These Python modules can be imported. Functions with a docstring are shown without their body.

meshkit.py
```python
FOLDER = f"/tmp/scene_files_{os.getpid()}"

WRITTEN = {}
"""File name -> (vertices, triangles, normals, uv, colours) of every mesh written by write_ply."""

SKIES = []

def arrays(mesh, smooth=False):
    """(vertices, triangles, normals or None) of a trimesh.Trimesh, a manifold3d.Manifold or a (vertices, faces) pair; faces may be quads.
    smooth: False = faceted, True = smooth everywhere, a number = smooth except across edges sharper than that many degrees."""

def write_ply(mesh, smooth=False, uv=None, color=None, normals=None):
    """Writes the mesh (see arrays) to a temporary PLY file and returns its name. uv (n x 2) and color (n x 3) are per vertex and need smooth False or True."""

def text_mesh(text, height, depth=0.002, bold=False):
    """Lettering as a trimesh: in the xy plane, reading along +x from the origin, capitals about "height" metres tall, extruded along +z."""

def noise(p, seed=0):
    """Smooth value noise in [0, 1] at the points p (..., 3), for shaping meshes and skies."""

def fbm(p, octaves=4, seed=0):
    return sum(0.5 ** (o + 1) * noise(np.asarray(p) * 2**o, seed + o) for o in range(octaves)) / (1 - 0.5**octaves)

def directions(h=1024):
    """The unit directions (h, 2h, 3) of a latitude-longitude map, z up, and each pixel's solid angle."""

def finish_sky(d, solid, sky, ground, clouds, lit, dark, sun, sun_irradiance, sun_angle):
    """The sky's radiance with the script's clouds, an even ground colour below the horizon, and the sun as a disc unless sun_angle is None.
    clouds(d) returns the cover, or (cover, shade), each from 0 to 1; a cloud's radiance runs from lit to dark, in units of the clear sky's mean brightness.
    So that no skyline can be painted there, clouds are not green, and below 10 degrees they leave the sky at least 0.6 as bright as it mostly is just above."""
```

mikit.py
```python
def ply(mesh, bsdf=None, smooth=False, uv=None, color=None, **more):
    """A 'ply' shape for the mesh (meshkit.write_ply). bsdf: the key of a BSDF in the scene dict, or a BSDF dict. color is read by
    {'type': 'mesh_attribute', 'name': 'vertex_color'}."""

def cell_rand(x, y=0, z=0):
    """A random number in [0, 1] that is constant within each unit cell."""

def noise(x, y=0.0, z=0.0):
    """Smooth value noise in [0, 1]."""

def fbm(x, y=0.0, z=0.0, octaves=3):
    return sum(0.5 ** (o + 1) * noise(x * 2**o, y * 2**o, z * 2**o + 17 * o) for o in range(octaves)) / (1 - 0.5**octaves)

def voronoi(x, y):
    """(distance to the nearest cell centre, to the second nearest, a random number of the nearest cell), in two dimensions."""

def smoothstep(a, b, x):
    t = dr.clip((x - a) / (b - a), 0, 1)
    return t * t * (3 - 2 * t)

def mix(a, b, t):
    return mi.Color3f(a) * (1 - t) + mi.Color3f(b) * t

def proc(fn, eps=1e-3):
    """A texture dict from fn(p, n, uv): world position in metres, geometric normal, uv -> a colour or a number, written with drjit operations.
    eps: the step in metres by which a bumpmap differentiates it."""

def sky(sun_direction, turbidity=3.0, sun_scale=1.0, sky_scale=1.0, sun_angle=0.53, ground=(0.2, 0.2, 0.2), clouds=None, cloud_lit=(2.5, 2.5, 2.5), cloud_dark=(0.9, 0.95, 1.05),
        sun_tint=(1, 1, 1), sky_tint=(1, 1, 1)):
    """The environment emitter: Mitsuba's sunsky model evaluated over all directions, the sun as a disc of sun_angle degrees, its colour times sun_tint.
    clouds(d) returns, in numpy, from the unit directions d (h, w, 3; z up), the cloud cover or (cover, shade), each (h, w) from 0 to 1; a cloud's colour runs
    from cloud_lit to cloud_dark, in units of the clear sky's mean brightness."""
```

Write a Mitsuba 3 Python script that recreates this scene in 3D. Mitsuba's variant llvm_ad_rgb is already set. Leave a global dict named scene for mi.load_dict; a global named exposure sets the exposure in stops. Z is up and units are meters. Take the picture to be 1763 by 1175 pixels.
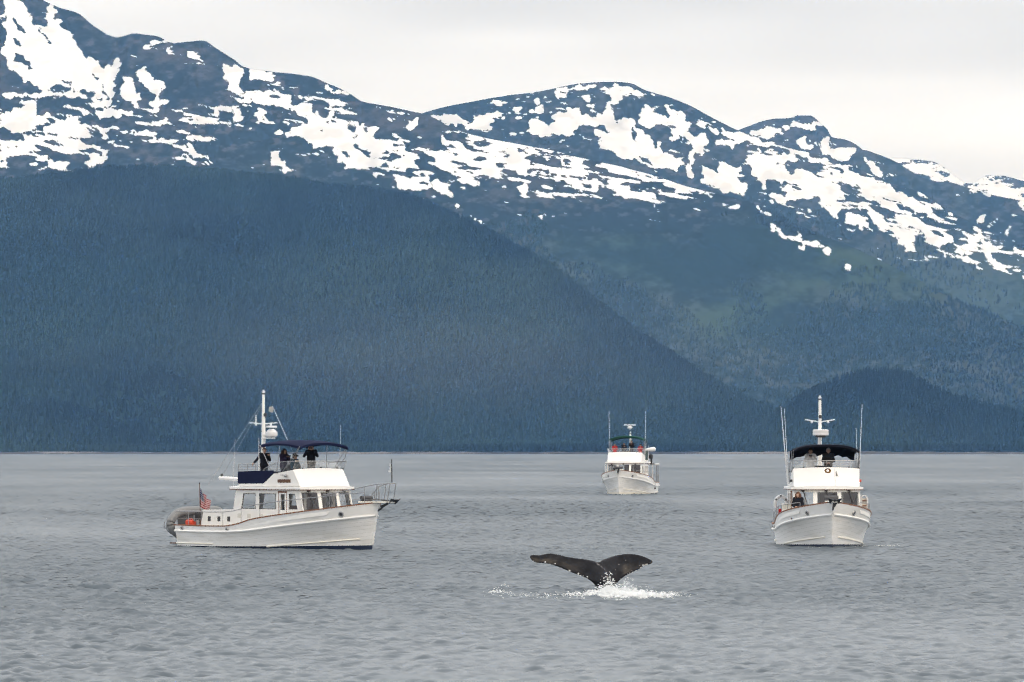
import math, random
import numpy as np, trimesh, shapely
from shapely.geometry import Polygon
from scipy.ndimage import gaussian_filter
from manifold3d import Manifold, OpType
import drjit as dr
import mitsuba as mi
import mikit, meshkit

T = mi.ScalarTransform4f
rng = np.random.default_rng(7)
random.seed(7)
scene, labels = {}, {}

# ------------------------------------------------------------------ camera, sky, air, exposure
EYE = 4.5                     # the camera stands on the deck of another boat, 4.5 m above the sea
FOCAL = 8388.0                # focal length in pixels of the 1763-pixel-wide photograph (about 12 degrees across)
HORIZON = 778.0               # row of the true horizon in the photograph
scene['camera'] = {
    'type': 'perspective', 'fov': 2 * math.degrees(math.atan(881.5 / FOCAL)), 'fov_axis': 'x',
    'near_clip': 1.0, 'far_clip': 80000.0,
    'principal_point_offset_y': -(HORIZON - 587.5) / 1175.0,
    'to_world': T().look_at(origin=[0, 0, EYE], target=[0, 100, EYE], up=[0, 0, 1]),
    'medium': {'type': 'ref', 'id': 'haze_air'},
}


def overcast(d):
    """High thin overcast: brighter overhead than at the horizon, with long faint streaks of thicker cloud."""
    z = np.maximum(d[..., 2], 0.004)
    a = np.arctan2(d[..., 0], d[..., 1])
    n = meshkit.fbm(np.stack([a * 6.0, z * 60.0, z * 0 + 3.1], -1), 4, seed=3)
    shade = 0.67 + 1.15 * (n - 0.5) - 0.62 * np.clip(z, 0, 1) ** 0.7 + 0.06
    return np.ones_like(z), np.clip(shade, 0, 1)


SUN = (0.34, -0.70, 0.72)
scene['daylight'] = mikit.sky(SUN, turbidity=3, sun_scale=0.13, sun_angle=24, sky_scale=1.0, sun_tint=(1.0, 0.99, 0.98),
                              ground=(0.10, 0.11, 0.12), clouds=overcast, cloud_lit=(2.62, 2.66, 2.73), cloud_dark=(1.17, 1.21, 1.28))
exposure = 2.75

# ------------------------------------------------------------------ small helpers


def at(u, v, dist):
    """The point that the photograph shows at pixel (u, v), at a given distance along the view."""
    return np.array([(u - 881.5) / FOCAL * dist, dist, EYE + (HORIZON - v) / FOCAL * dist])


def numbered(key):
    if key not in scene and key not in labels:
        return key
    for i in range(1, 1000):
        k = f'{key}_{i:03d}'
        if k not in scene and k not in labels:
            return k


def obj(name, mesh, bsdf, parent=None, smooth=40, **more):
    key = numbered(f'{parent}__{name}' if parent else name)
    scene[key] = mikit.ply(mesh, bsdf, smooth=smooth, **more)
    return key


def tag(key, label, cat=None, group=None, kind=None):
    d = {'label': label}
    if cat: d['category'] = cat
    if group: d['group'] = group
    if kind: d['kind'] = kind
    labels[key] = d
    return key


def thing(name, label, cat, group=None):
    return tag(numbered(name), label, cat, group)


def grid_faces(r, c):
    i, j = np.meshgrid(np.arange(r - 1), np.arange(c - 1), indexing='ij')
    a = i * c + j
    return np.stack([a, a + 1, a + c + 1, a + c], -1).reshape(-1, 4)


def quads(f):
    f = np.asarray(f)
    return np.vstack([f[:, [0, 1, 2]], f[:, [0, 2, 3]]])


def mesh(v, f):
    f = np.asarray(f)
    return trimesh.Trimesh(np.asarray(v, float), quads(f) if f.shape[1] == 4 else f, process=False)


def cat(ms):
    return trimesh.util.concatenate([m for m in ms if m is not None])


def box(x0, x1, y0, y1, z0, z1):
    m = trimesh.creation.box((x1 - x0, y1 - y0, z1 - z0))
    m.apply_translation(((x0 + x1) / 2, (y0 + y1) / 2, (z0 + z1) / 2))
    return m


def rbox(x0, x1, y0, y1, z0, z1, r=0.03):
    """A box with rounded edges."""
    r = min(r, (x1 - x0) / 2.05, (y1 - y0) / 2.05, (z1 - z0) / 2.05)
    s = Manifold.sphere(r, 8)
    m = Manifold.batch_hull([s.translate((a, b, c)) for a in (x0 + r, x1 - r) for b in (y0 + r, y1 - r) for c in (z0 + r, z1 - r)]).to_mesh()
    return trimesh.Trimesh(m.vert_properties[:, :3], m.tri_verts, process=False)


def tube(pts, r, sides=6, closed=False):
    """A round bar along a polyline; r may be one radius or one per point."""
    p = np.asarray(pts, float)
    n = len(p)
    r = np.broadcast_to(r, (n,))
    if closed:
        t = np.roll(p, -1, 0) - np.roll(p, 1, 0)
    else:
        t = np.gradient(p, axis=0)
    t /= np.linalg.norm(t, axis=1, keepdims=True) + 1e-12
    ref = np.where(np.abs(t[:, 2:]) < 0.95, [0, 0, 1.0], [1.0, 0, 0])
    a = np.cross(t, ref); a /= np.linalg.norm(a, axis=1, keepdims=True)
    b = np.cross(t, a)
    g = np.arange(sides) * 2 * np.pi / sides
    v = p[:, None] + r[:, None, None] * (np.cos(g)[None, :, None] * a[:, None] + np.sin(g)[None, :, None] * b[:, None])
    f = []
    for i in range(n if closed else n - 1):
        k = (i + 1) % n
        for j in range(sides):
            l = (j + 1) % sides
            f.append([i * sides + j, k * sides + j, k * sides + l, i * sides + l])
    v = v.reshape(-1, 3)
    f = quads(f)
    if not closed:
        v = np.vstack([v, p[:1], p[-1:]])
        c0, c1 = len(v) - 2, len(v) - 1
        cap = [[c0, j, (j + 1) % sides] for j in range(sides)] + [[c1, (n - 1) * sides + (j + 1) % sides, (n - 1) * sides + j] for j in range(sides)]
        f = np.vstack([f, cap])
    return trimesh.Trimesh(v, f, process=False)


def side_plate(poly, y0, y1, holes=()):
    """A plate given by an outline in (x, z), from y0 to y1."""
    m = trimesh.creation.extrude_polygon(Polygon(poly, holes), abs(y1 - y0), engine='earcut')
    v = m.vertices.copy()
    m.vertices = np.stack([v[:, 0], min(y0, y1) + v[:, 2], v[:, 1]], -1)
    m.faces = m.faces[:, ::-1]
    return m


def quad_plate(c, thick, holes=()):
    """A flat plate on the four corners c (bottom left, bottom right, top right, top left), holes in unit (s, t) coordinates; outward = to the viewer of bl-br-tr-tl."""
    c = np.asarray(c, float)
    m = trimesh.creation.extrude_polygon(Polygon([(0, 0), (1, 0), (1, 1), (0, 1)], [h for h in holes]), 1.0, engine='earcut')
    s, t, w = m.vertices.T
    n = np.cross(c[1] - c[0], c[3] - c[0]); n /= np.linalg.norm(n)
    p = (c[0] * ((1 - s) * (1 - t))[:, None] + c[1] * (s * (1 - t))[:, None] + c[2] * (s * t)[:, None] + c[3] * ((1 - s) * t)[:, None])
    m.vertices = p + n * ((w - 1) * thick)[:, None]
    return m


def lathe(prof, n=16):
    return trimesh.creation.revolve(np.asarray(prof, float), sections=n)


# ------------------------------------------------------------------ materials
def principled(name, rgb, rough=0.5, **more):
    if rough >= 0.75: more.setdefault('specular', 0.2)
    c = {'type': 'rgb', 'value': list(rgb)} if not isinstance(rgb, dict) else rgb
    scene[name] = {'type': 'twosided', 'b': {'type': 'principled', 'base_color': c, 'roughness': rough, **more}}
    return name


principled('gelcoat', (0.80, 0.785, 0.75), 0.28, specular=0.5)
principled('white_paint', (0.82, 0.81, 0.785), 0.35)
principled('cream_paint', (0.80, 0.76, 0.66), 0.4)
principled('deck_paint', (0.62, 0.60, 0.54), 0.7)
principled('teak', (0.20, 0.075, 0.035), 0.45)
principled('dark_teak', (0.10, 0.04, 0.022), 0.4)
principled('bottom_blue', (0.012, 0.022, 0.05), 0.35)
principled('black_rubber', (0.02, 0.02, 0.022), 0.6)
principled('dark_metal', (0.03, 0.03, 0.032), 0.45)
principled('steel', (0.36, 0.36, 0.37), 0.32, metallic=0.9)
principled('bronze', (0.16, 0.08, 0.025), 0.35, metallic=0.8)
principled('navy_canvas', (0.004, 0.007, 0.034), 0.8)
principled('black_canvas', (0.005, 0.006, 0.012), 0.85)
principled('green_canvas', (0.006, 0.05, 0.035), 0.8)
principled('grey_hypalon', (0.20, 0.205, 0.21), 0.55)
principled('dark_grey', (0.07, 0.07, 0.075), 0.6)
principled('red_plastic', (0.62, 0.06, 0.02), 0.4)
principled('red_cloth', (0.50, 0.02, 0.02), 0.8)
principled('interior_wood', (0.10, 0.05, 0.03), 0.5)
principled('lining', (0.035, 0.028, 0.024), 0.7)
principled('curtain_cloth', (0.42, 0.40, 0.36), 0.9)
principled('wire', (0.35, 0.35, 0.36), 0.5)
principled('antenna_white', (0.72, 0.72, 0.72), 0.4)
scene['pane_glass'] = {'type': 'thindielectric', 'int_ior': 1.5}
# ------------------------------------------------------------------ the mountains
def land_colour(p, n, uv):
    """uv.x: how surely the ground is under snow (above 0.5 = snow); uv.y: kind of ground (0 heath and rock, 1 green brush)."""
    x, z = p.x, p.z
    e = mikit.fbm(x / 31.0, z / 13.0, p.y / 60.0, 3) - 0.5
    e2 = mikit.fbm(x / 9.0, z / 6.0, 0.0, 2) - 0.5
    s = uv.x + 0.30 * e + 0.34 * e2
    big = mikit.fbm(x / 260.0, z / 110.0, 0.0, 3)
    fine = mikit.fbm(x / 24.0, z / 15.0, 3.0, 3)
    rock = mikit.mix([0.014, 0.021, 0.015], [0.046, 0.047, 0.040], mikit.smoothstep(0.40, 0.66, big * 0.5 + fine * 0.5))
    rock = mikit.mix(rock, [0.065, 0.059, 0.053], mikit.smoothstep(0.60, 0.78, fine) * mikit.smoothstep(500.0, 900.0, z))
    green = mikit.mix([0.014, 0.026, 0.015], [0.040, 0.062, 0.030], mikit.smoothstep(0.35, 0.65, big * 0.85 + fine * 0.15))
    base = mikit.mix(rock, green, dr.clip(uv.y, 0, 1))
    dirt = mikit.smoothstep(0.55, 0.75, mikit.fbm(x / 60.0, z / 45.0, 9.0, 3))
    snow = mikit.mix([0.77, 0.78, 0.795], [0.52, 0.52, 0.51], dirt * 0.4)
    return mikit.mix(base, snow, mikit.smoothstep(0.485, 0.515, s))


scene['land'] = {'type': 'twosided', 'b': {'type': 'diffuse', 'reflectance': mikit.proc(land_colour)}}
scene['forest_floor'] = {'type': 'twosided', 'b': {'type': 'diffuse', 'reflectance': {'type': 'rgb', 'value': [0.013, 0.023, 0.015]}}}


def curve(pts, x):
    """Smooth (monotone between points) curve through pts."""
    from scipy.interpolate import PchipInterpolator
    p = np.asarray(pts, float)
    return PchipInterpolator(p[:, 0], p[:, 1])(x)


Z1 = lambda pts: [(a / 2.937, b / 2.937) for a, b in pts]
Z2 = lambda pts: [(580 + a / 2.937, 100 + b / 2.937) for a, b in pts]
Z3 = lambda pts: [(1163 + a / 2.937, 130 + b / 2.937) for a, b in pts]


class Ridge:
    """One mountain: a crest line (photo pixels + distance -> metres), a face that falls from it towards the sea, and its far side."""

    def __init__(self, crest, slope, cols, rows, relief, seed, foot=-1.5, u0=-350, u1=2113, drop=1.0, jag=3.0, fine=1.0):
        u = np.linspace(u0, u1, cols)
        c = np.asarray(crest, float)
        v, d = curve(c[:, [0, 1]], np.clip(u, c[0, 0], c[-1, 0])), curve(c[:, [0, 2]], np.clip(u, c[0, 0], c[-1, 0]))
        self.x = (u - 881.5) / FOCAL * d
        n1 = meshkit.fbm(np.stack([self.x / 70, self.x * 0, self.x * 0 + seed], -1), 4, seed) - 0.5
        self.zc = np.maximum(EYE + (HORIZON - v) / FOCAL * d + jag * n1 * 2, 4.0)
        self.yc = d + 160 * (meshkit.fbm(np.stack([self.x / 900, self.x * 0, self.x * 0 + seed + .5], -1), 3, seed) - 0.5)
        self.slope = slope
        t = np.linspace(0, 1, rows) * drop
        t = drop * np.linspace(0, 1, rows) ** 1.35
        self.t = t
        z = self.zc[None] * (1 - t[:, None]) + foot * t[:, None]
        x = np.broadcast_to(self.x, z.shape).copy()
        fall = self.zc[None] - z
        y = self.yc[None] - self.run(fall)
        # gullies and spurs: the face is pushed in and out, more the further it is below the crest
        ramp = np.clip(fall / 160.0, 0, 1) ** 0.8
        wx = x + 90 * (meshkit.fbm(np.stack([x / 400, z / 300, z * 0 + seed + 9], -1), 3, seed + 5) - 0.5) * 2 + 0.25 * fall
        g = 1 - np.abs(2 * meshkit.fbm(np.stack([wx / 420, z / 900, z * 0 + seed], -1), 5, seed + 1) - 1) * 2
        h = meshkit.fbm(np.stack([x / 160, z / 90, z * 0 + seed + 4], -1), 5, seed + 2) - 0.5
        h2 = meshkit.fbm(np.stack([x / 34, z / 18, z * 0 + seed + 7], -1), 3, seed + 3) - 0.5
        self.push = ramp * (relief * g + 0.7 * relief * h) + fine * 14 * h2 * np.clip(fall / 40.0, 0, 1)
        y = y - self.push
        # far side
        tb = np.linspace(0.55, 0.02, 7)
        zb = self.zc[None] * (1 - tb[:, None])
        yb = self.yc[None] + 1.6 * (self.zc[None] - zb)
        self.X, self.Y, self.Z = x, y, z
        self.shape = z.shape
        self.V = np.concatenate([np.stack([np.broadcast_to(self.x, zb.shape), yb, zb], -1), np.stack([x, y, z], -1)])
        self.fall, self.h, self.g = fall, h, g

    def run(self, fall):
        s = self.slope
        return fall * s * (1 + fall / 2600.0)

    def on(self, u, v):
        """The point of the face that stands at photo pixel (u, v), as (x, z)."""
        d = float(np.median(self.yc))
        for _ in range(12):
            p = at(u, v, d)
            zc, yc = np.interp(p[0], self.x, self.zc), np.interp(p[0], self.x, self.yc)
            d = yc - float(self.run(max(zc - p[2], 0.0)))
        return p[0], p[2]

    def inside(self, polys):
        """Signed distance in metres (positive inside) of every point of the face to the nearest of the snowfields, drawn at true size on the slope."""
        pts = shapely.points(self.X.ravel(), self.Z.ravel())
        best = np.full(pts.shape, -1e4)
        for poly in polys:
            pg = Polygon([self.on(*q) for q in poly]).buffer(0)
            if pg.is_empty: continue
            x0, z0, x1, z1 = pg.bounds
            k = np.nonzero((self.X.ravel() > x0 - 60) & (self.X.ravel() < x1 + 60) & (self.Z.ravel() > z0 - 60) & (self.Z.ravel() < z1 + 60))[0]
            if not len(k): continue
            shapely.prepare(pg)
            sd = np.where(shapely.contains(pg, pts[k]), 1, -1) * shapely.distance(pg.boundary, pts[k])
            best[k] = np.maximum(best[k], sd)
        return best.reshape(self.shape)

    def build(self, key, snow, green, bsdf='land'):
        s = np.concatenate([np.repeat(snow[:1], 7, 0), snow])
        b = np.concatenate([np.repeat(green[:1], 7, 0), green])
        r, c = s.shape
        scene[key] = mikit.ply((self.V.reshape(-1, 3), grid_faces(r, c)), bsdf, smooth=True, uv=np.stack([s.ravel(), b.ravel()], -1))


def band(x, a, b):
    t = np.clip((x - a) / (b - a), 0, 1)
    return t * t * (3 - 2 * t)


# A: the near snowy mountain on the left; its crest runs down to the right in front of the middle mountain
A = Ridge([(-350, -120, 15600), (-60, -60, 15400), (40, -20, 15300), (95, 12, 15250), (135, 25, 15200), (165, 48, 15150), (203, 66, 15100), (232, 59, 15000), (268, 62, 15000), (300, 74, 14950),
           (350, 71, 14900), (372, 84, 14900), (402, 102, 14850), (420, 115, 14800), (470, 124, 14800), (530, 130, 14750), (565, 143, 14700), (600, 160, 14650), (625, 175, 14600), (665, 182, 14500), (700, 190, 14450), (735, 198, 14400),
           (760, 210, 14350), (800, 228, 14300), (870, 244, 14250), (960, 262, 14200), (1000, 272, 14150), (1070, 288, 14100), (1130, 304, 14050), (1200, 326, 14000), (1270, 343, 13900), (1330, 366, 13800),
           (1385, 398, 13700), (1450, 420, 13600), (1540, 462, 13500), (1616, 502, 13300), (1700, 540, 13100), (1763, 566, 13000), (2113, 690, 12600)],
          1.55, 820, 225, 75, 1, drop=0.96, jag=2.5)
A_SNOW = [Z1(p) for p in [
    [(30, -20), (90, 0), (130, 60), (190, 130), (240, 138), (232, 35), (265, 25), (280, 80), (320, 140), (380, 180), (400, 230), (430, 240), (440, 300), (490, 300), (560, 350), (575, 345), (585, 290), (600, 300), (598, 335), (585, 400), (580, 520), (510, 500), (470, 470), (430, 450), (400, 475), (330, 440), (215, 465), (120, 400), (60, 350), (20, 270), (20, 180), (15, 80)],
    [(625, 385), (660, 400), (675, 440), (690, 500), (690, 535), (640, 515), (625, 470)],
    [(680, 380), (725, 345), (770, 385), (800, 420), (845, 415), (835, 490), (800, 495), (760, 465), (720, 430)],
    [(760, 540), (800, 505), (860, 525), (800, 570)],
    [(1130, 330), (1195, 325), (1220, 380), (1210, 430), (1225, 465), (1185, 478), (1150, 455), (1150, 410)],
    [(1090, 545), (1120, 545), (1115, 595), (1085, 600)],
    [(1185, 540), (1210, 540), (1240, 605), (1195, 630), (1178, 605)],
    [(1310, 555), (1340, 570), (1355, 635), (1300, 610)],
    [(1210, 318), (1320, 345), (1405, 400), (1385, 415), (1330, 385), (1270, 390), (1275, 360)],
    [(1260, 475), (1350, 480), (1450, 520), (1560, 545), (1640, 600), (1690, 560), (1700, 590), (1660, 620), (1740, 610), (1762, 660), (1762, 830), (1690, 800), (1700, 750), (1600, 750), (1500, 700), (1370, 680), (1400, 655), (1460, 665), (1455, 640), (1560, 650), (1500, 570), (1420, 540), (1330, 550)],
    [(1365, 435), (1400, 450), (1430, 480), (1500, 500), (1480, 530), (1420, 490), (1380, 485)],
    [(1640, 520), (1700, 505), (1762, 540), (1660, 550)],
    [(1225, 490), (1285, 515), (1270, 530), (1225, 510)],
    [(1360, 760), (1410, 770), (1420, 810), (1490, 865), (1460, 870), (1400, 830), (1375, 810)],
    [(945, 262), (990, 275), (1035, 315), (1000, 310), (960, 285)],
    [(835, 240), (870, 240), (855, 260), (880, 280), (830, 272)],
    [(720, 240), (760, 215), (830, 198), (890, 208), (760, 228)],
    [(500, 140), (540, 150), (590, 180), (560, 172)],
    [(1655, 435), (1700, 460), (1762, 465), (1762, 485), (1680, 465)],
    [(0, 505), (40, 478), (200, 472), (300, 468), (460, 480), (440, 486), (330, 500), (200, 490), (120, 505), (60, 510)],
    [(0, 560), (70, 575), (120, 550), (100, 520), (200, 510), (170, 560), (200, 600), (270, 550), (275, 610), (220, 640), (100, 690), (40, 660), (0, 650)],
    [(100, 690), (250, 655), (330, 620), (440, 570), (520, 555), (690, 560), (680, 588), (560, 585), (460, 580), (400, 610), (290, 660), (180, 680)],
    [(340, 545), (375, 533), (440, 560), (400, 572)],
    [(0, 790), (80, 745), (170, 700), (120, 750), (60, 790), (0, 830)],
    [(445, 830), (480, 785), (525, 795), (510, 830), (480, 850)],
    [(240, 822), (340, 820), (412, 818), (350, 846), (250, 852)],
    [(900, 785), (940, 790), (1000, 830), (960, 830), (905, 805)],
    [(920, 740), (1000, 775), (1075, 800), (1000, 795), (930, 770)],
    [(670, 670), (720, 680), (760, 665), (740, 695), (680, 692)],
    [(480, 490), (580, 520), (530, 545), (470, 560), (490, 530)],
    [(320, 660), (360, 650), (405, 680), (380, 692), (300, 697)],
    [(0, 835), (55, 832), (40, 850), (0, 858)],
    [(330, 740), (410, 750), (370, 765)],
    [(780, 620), (870, 605), (880, 630), (800, 640)],
    [(1000, 600), (1100, 610), (1185, 640), (1100, 625)],
]] + [Z2(p) for p in [
    [(0, 310), (45, 330), (50, 370), (70, 400), (110, 410), (70, 320), (130, 330), (150, 370), (180, 380), (180, 350), (210, 350), (190, 400), (230, 420), (290, 420), (270, 460), (360, 440), (370, 470), (330, 490), (250, 500), (190, 490), (130, 470), (150, 500), (230, 540), (180, 560), (120, 580), (40, 560), (35, 530), (0, 520)],
    [(240, 575), (290, 520), (400, 490), (400, 520), (360, 560), (300, 560), (260, 590)],
    [(290, 600), (350, 590), (370, 610), (490, 590), (470, 650), (450, 690), (380, 675), (290, 665)],
    [(510, 630), (540, 610), (570, 660), (610, 690), (590, 705), (500, 695)],
    [(610, 585), (635, 580), (640, 610), (720, 640), (690, 660), (630, 645)],
    [(440, 480), (500, 480), (585, 490), (580, 570), (540, 560), (500, 520), (460, 510)],
    [(720, 570), (820, 550), (830, 600), (770, 610), (735, 600)],
    [(745, 510), (810, 500), (830, 530), (900, 480), (980, 490), (950, 520), (960, 545), (1040, 545), (970, 565), (950, 590), (860, 560), (830, 530)],
    [(1020, 590), (1050, 550), (1080, 570), (1180, 570), (1230, 550), (1260, 580), (1180, 600), (1100, 595)],
    [(1140, 625), (1220, 605), (1330, 605), (1330, 670), (1300, 685), (1290, 650), (1250, 640), (1250, 680), (1210, 670)],
    [(1380, 610), (1440, 650), (1500, 665), (1600, 680), (1620, 720), (1460, 705), (1370, 660)],
    [(570, 365), (780, 390), (1000, 440), (1200, 465), (1230, 477), (1050, 466), (900, 462), (700, 408)],
    [(740, 385), (900, 398), (990, 425), (880, 418)],
    [(1240, 440), (1300, 450), (1500, 540), (1762, 640), (1762, 658), (1600, 606), (1480, 575), (1400, 535), (1250, 480)],
    [(1030, 390), (1100, 395), (1190, 430), (1100, 415)],
    [(575, 430), (640, 425), (655, 465), (590, 460)], [(530, 395), (560, 430), (540, 440)],
    [(360, 320), (400, 325), (375, 370), (355, 360)], [(265, 295), (305, 305), (280, 330)],
    [(190, 250), (330, 280), (420, 290), (330, 290), (240, 262)],
    [(870, 615), (910, 600), (955, 630), (900, 620)],
    [(905, 655), (980, 650), (940, 680), (930, 710)], [(825, 655), (860, 665), (850, 690)],
    [(1000, 655), (1030, 680), (1090, 690), (1080, 710), (1020, 690)],
    [(1150, 690), (1170, 685), (1160, 715)],
    [(1600, 735), (1612, 760), (1610, 792), (1600, 785)], [(605, 735), (637, 733), (615, 772)], [(1000, 798), (1057, 805), (1030, 813)], [(705, 822), (737, 828), (725, 834)],
    [(1130, 500), (1165, 505), (1150, 550), (1130, 545)], [(750, 470), (790, 440), (900, 470), (890, 485), (800, 480)],
    [(1480, 520), (1540, 560), (1700, 610), (1660, 600), (1560, 575)], [(190, 610), (212, 640), (200, 632)],
]] + [Z3(p) for p in [
    [(0, 520), (120, 570), (170, 610), (80, 590), (0, 560)],
    [(490, 750), (560, 775), (550, 810), (500, 785)], [(640, 835), (720, 855), (725, 872), (640, 865)], [(748, 872), (775, 880), (806, 906), (770, 914), (755, 895)], [(570, 820), (630, 805), (630, 830)],
    [(780, 765), (850, 770), (900, 790), (870, 802)], [(235, 650), (330, 665), (240, 662)], [(855, 968), (882, 975), (865, 982)], [(405, 655), (470, 700), (430, 685)], [(1010, 808), (1040, 820), (1020, 824)],
]]
A_DARK = [Z1(p) for p in [
    [(60, 95), (85, 105), (130, 175), (95, 165)], [(70, 200), (95, 205), (110, 240), (85, 235)], [(85, 265), (110, 280), (190, 350), (170, 358), (80, 320)], [(210, 150), (245, 180), (272, 228), (230, 195)], [(320, 445), (355, 440), (365, 478), (325, 470)],
    [(300, 405), (390, 420), (380, 432), (310, 415)], [(1525, 580), (1545, 580), (1540, 600)], [(1600, 655), (1635, 655), (1630, 675)], [(100, 88), (122, 105), (115, 112)], [(430, 330), (445, 340), (560, 500), (540, 490)],
]] + [Z2(p) for p in [[(45, 330), (60, 335), (60, 385), (48, 380)], [(70, 430), (100, 440), (180, 490), (130, 485), (80, 460)], [(0, 460), (90, 520), (40, 510)], [(430, 620), (470, 640), (400, 650)]]]


def snow_of(R, fields, holes, base, edge=24.0, amp=1.0, seed=0):
    """How surely there is snow: the big fields, their holes, and small patches left in the hollows where base is high."""
    x, z, f = R.X, R.Z, R.fall
    wx = x + 26 * (meshkit.fbm(np.stack([x / 60, z / 35, z * 0 + seed], -1), 3, 11 + seed) - 0.5)
    q = lambda s, k: meshkit.fbm(np.stack([x / s, z / (0.7 * s), z * 0 + k + seed], -1), 2, 90 + k) - 0.5
    X0, Z0 = R.X, R.Z
    R.X, R.Z = x + 22 * q(70, 1) + 20 * q(20, 2), z + 12 * q(60, 3) + 13 * q(18, 4)
    sd = R.inside(fields)
    sh = R.inside(holes) if holes else np.full_like(sd, -1e4)
    R.X, R.Z = X0, Z0
    rag = meshkit.fbm(np.stack([wx / 28, (z + 0.25 * x) / 15, z * 0 + 2.2 + seed], -1), 4, 21 + seed) - 0.5
    drip = meshkit.fbm(np.stack([wx / 12, z / 55, z * 0 + 5.2 + seed], -1), 3, 31 + seed) - 0.5
    s_field = 0.5 + np.clip(sd, -60, 20) / edge + amp * (1.45 * rag + 1.0 * drip)
    s_field = np.where(sd < -34, -1, s_field)
    s_hole = 0.5 + np.clip(sh, -60, 40) / edge + 0.5 * rag
    small = meshkit.fbm(np.stack([(x + 0.8 * f) / 34, (z + 0.20 * x) / 10, z * 0 + 7.7 + seed], -1), 4, 41 + seed)
    s_small = base + 0.30 * np.exp(-np.abs(sd) / 40.0) + 4.2 * (small - 0.5) - 1.6 * band(-z, -640, -520)
    s = np.maximum(s_field, s_small)
    return np.clip(np.minimum(s, 1.0 - s_hole + 0.05), 0, 1)


def zone(R, pts):
    """A smooth field over a mountain's face given at a few photo points (u, v, value, radius in px)."""
    out = np.zeros(R.shape)
    for u, v, val, r in pts:
        x, z = R.on(u, v)
        s = r / FOCAL * 14000
        out += val * np.exp(-((R.X - x) ** 2 + (1.8 * (R.Z - z)) ** 2) / (2 * s * s))
    return out


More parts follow.
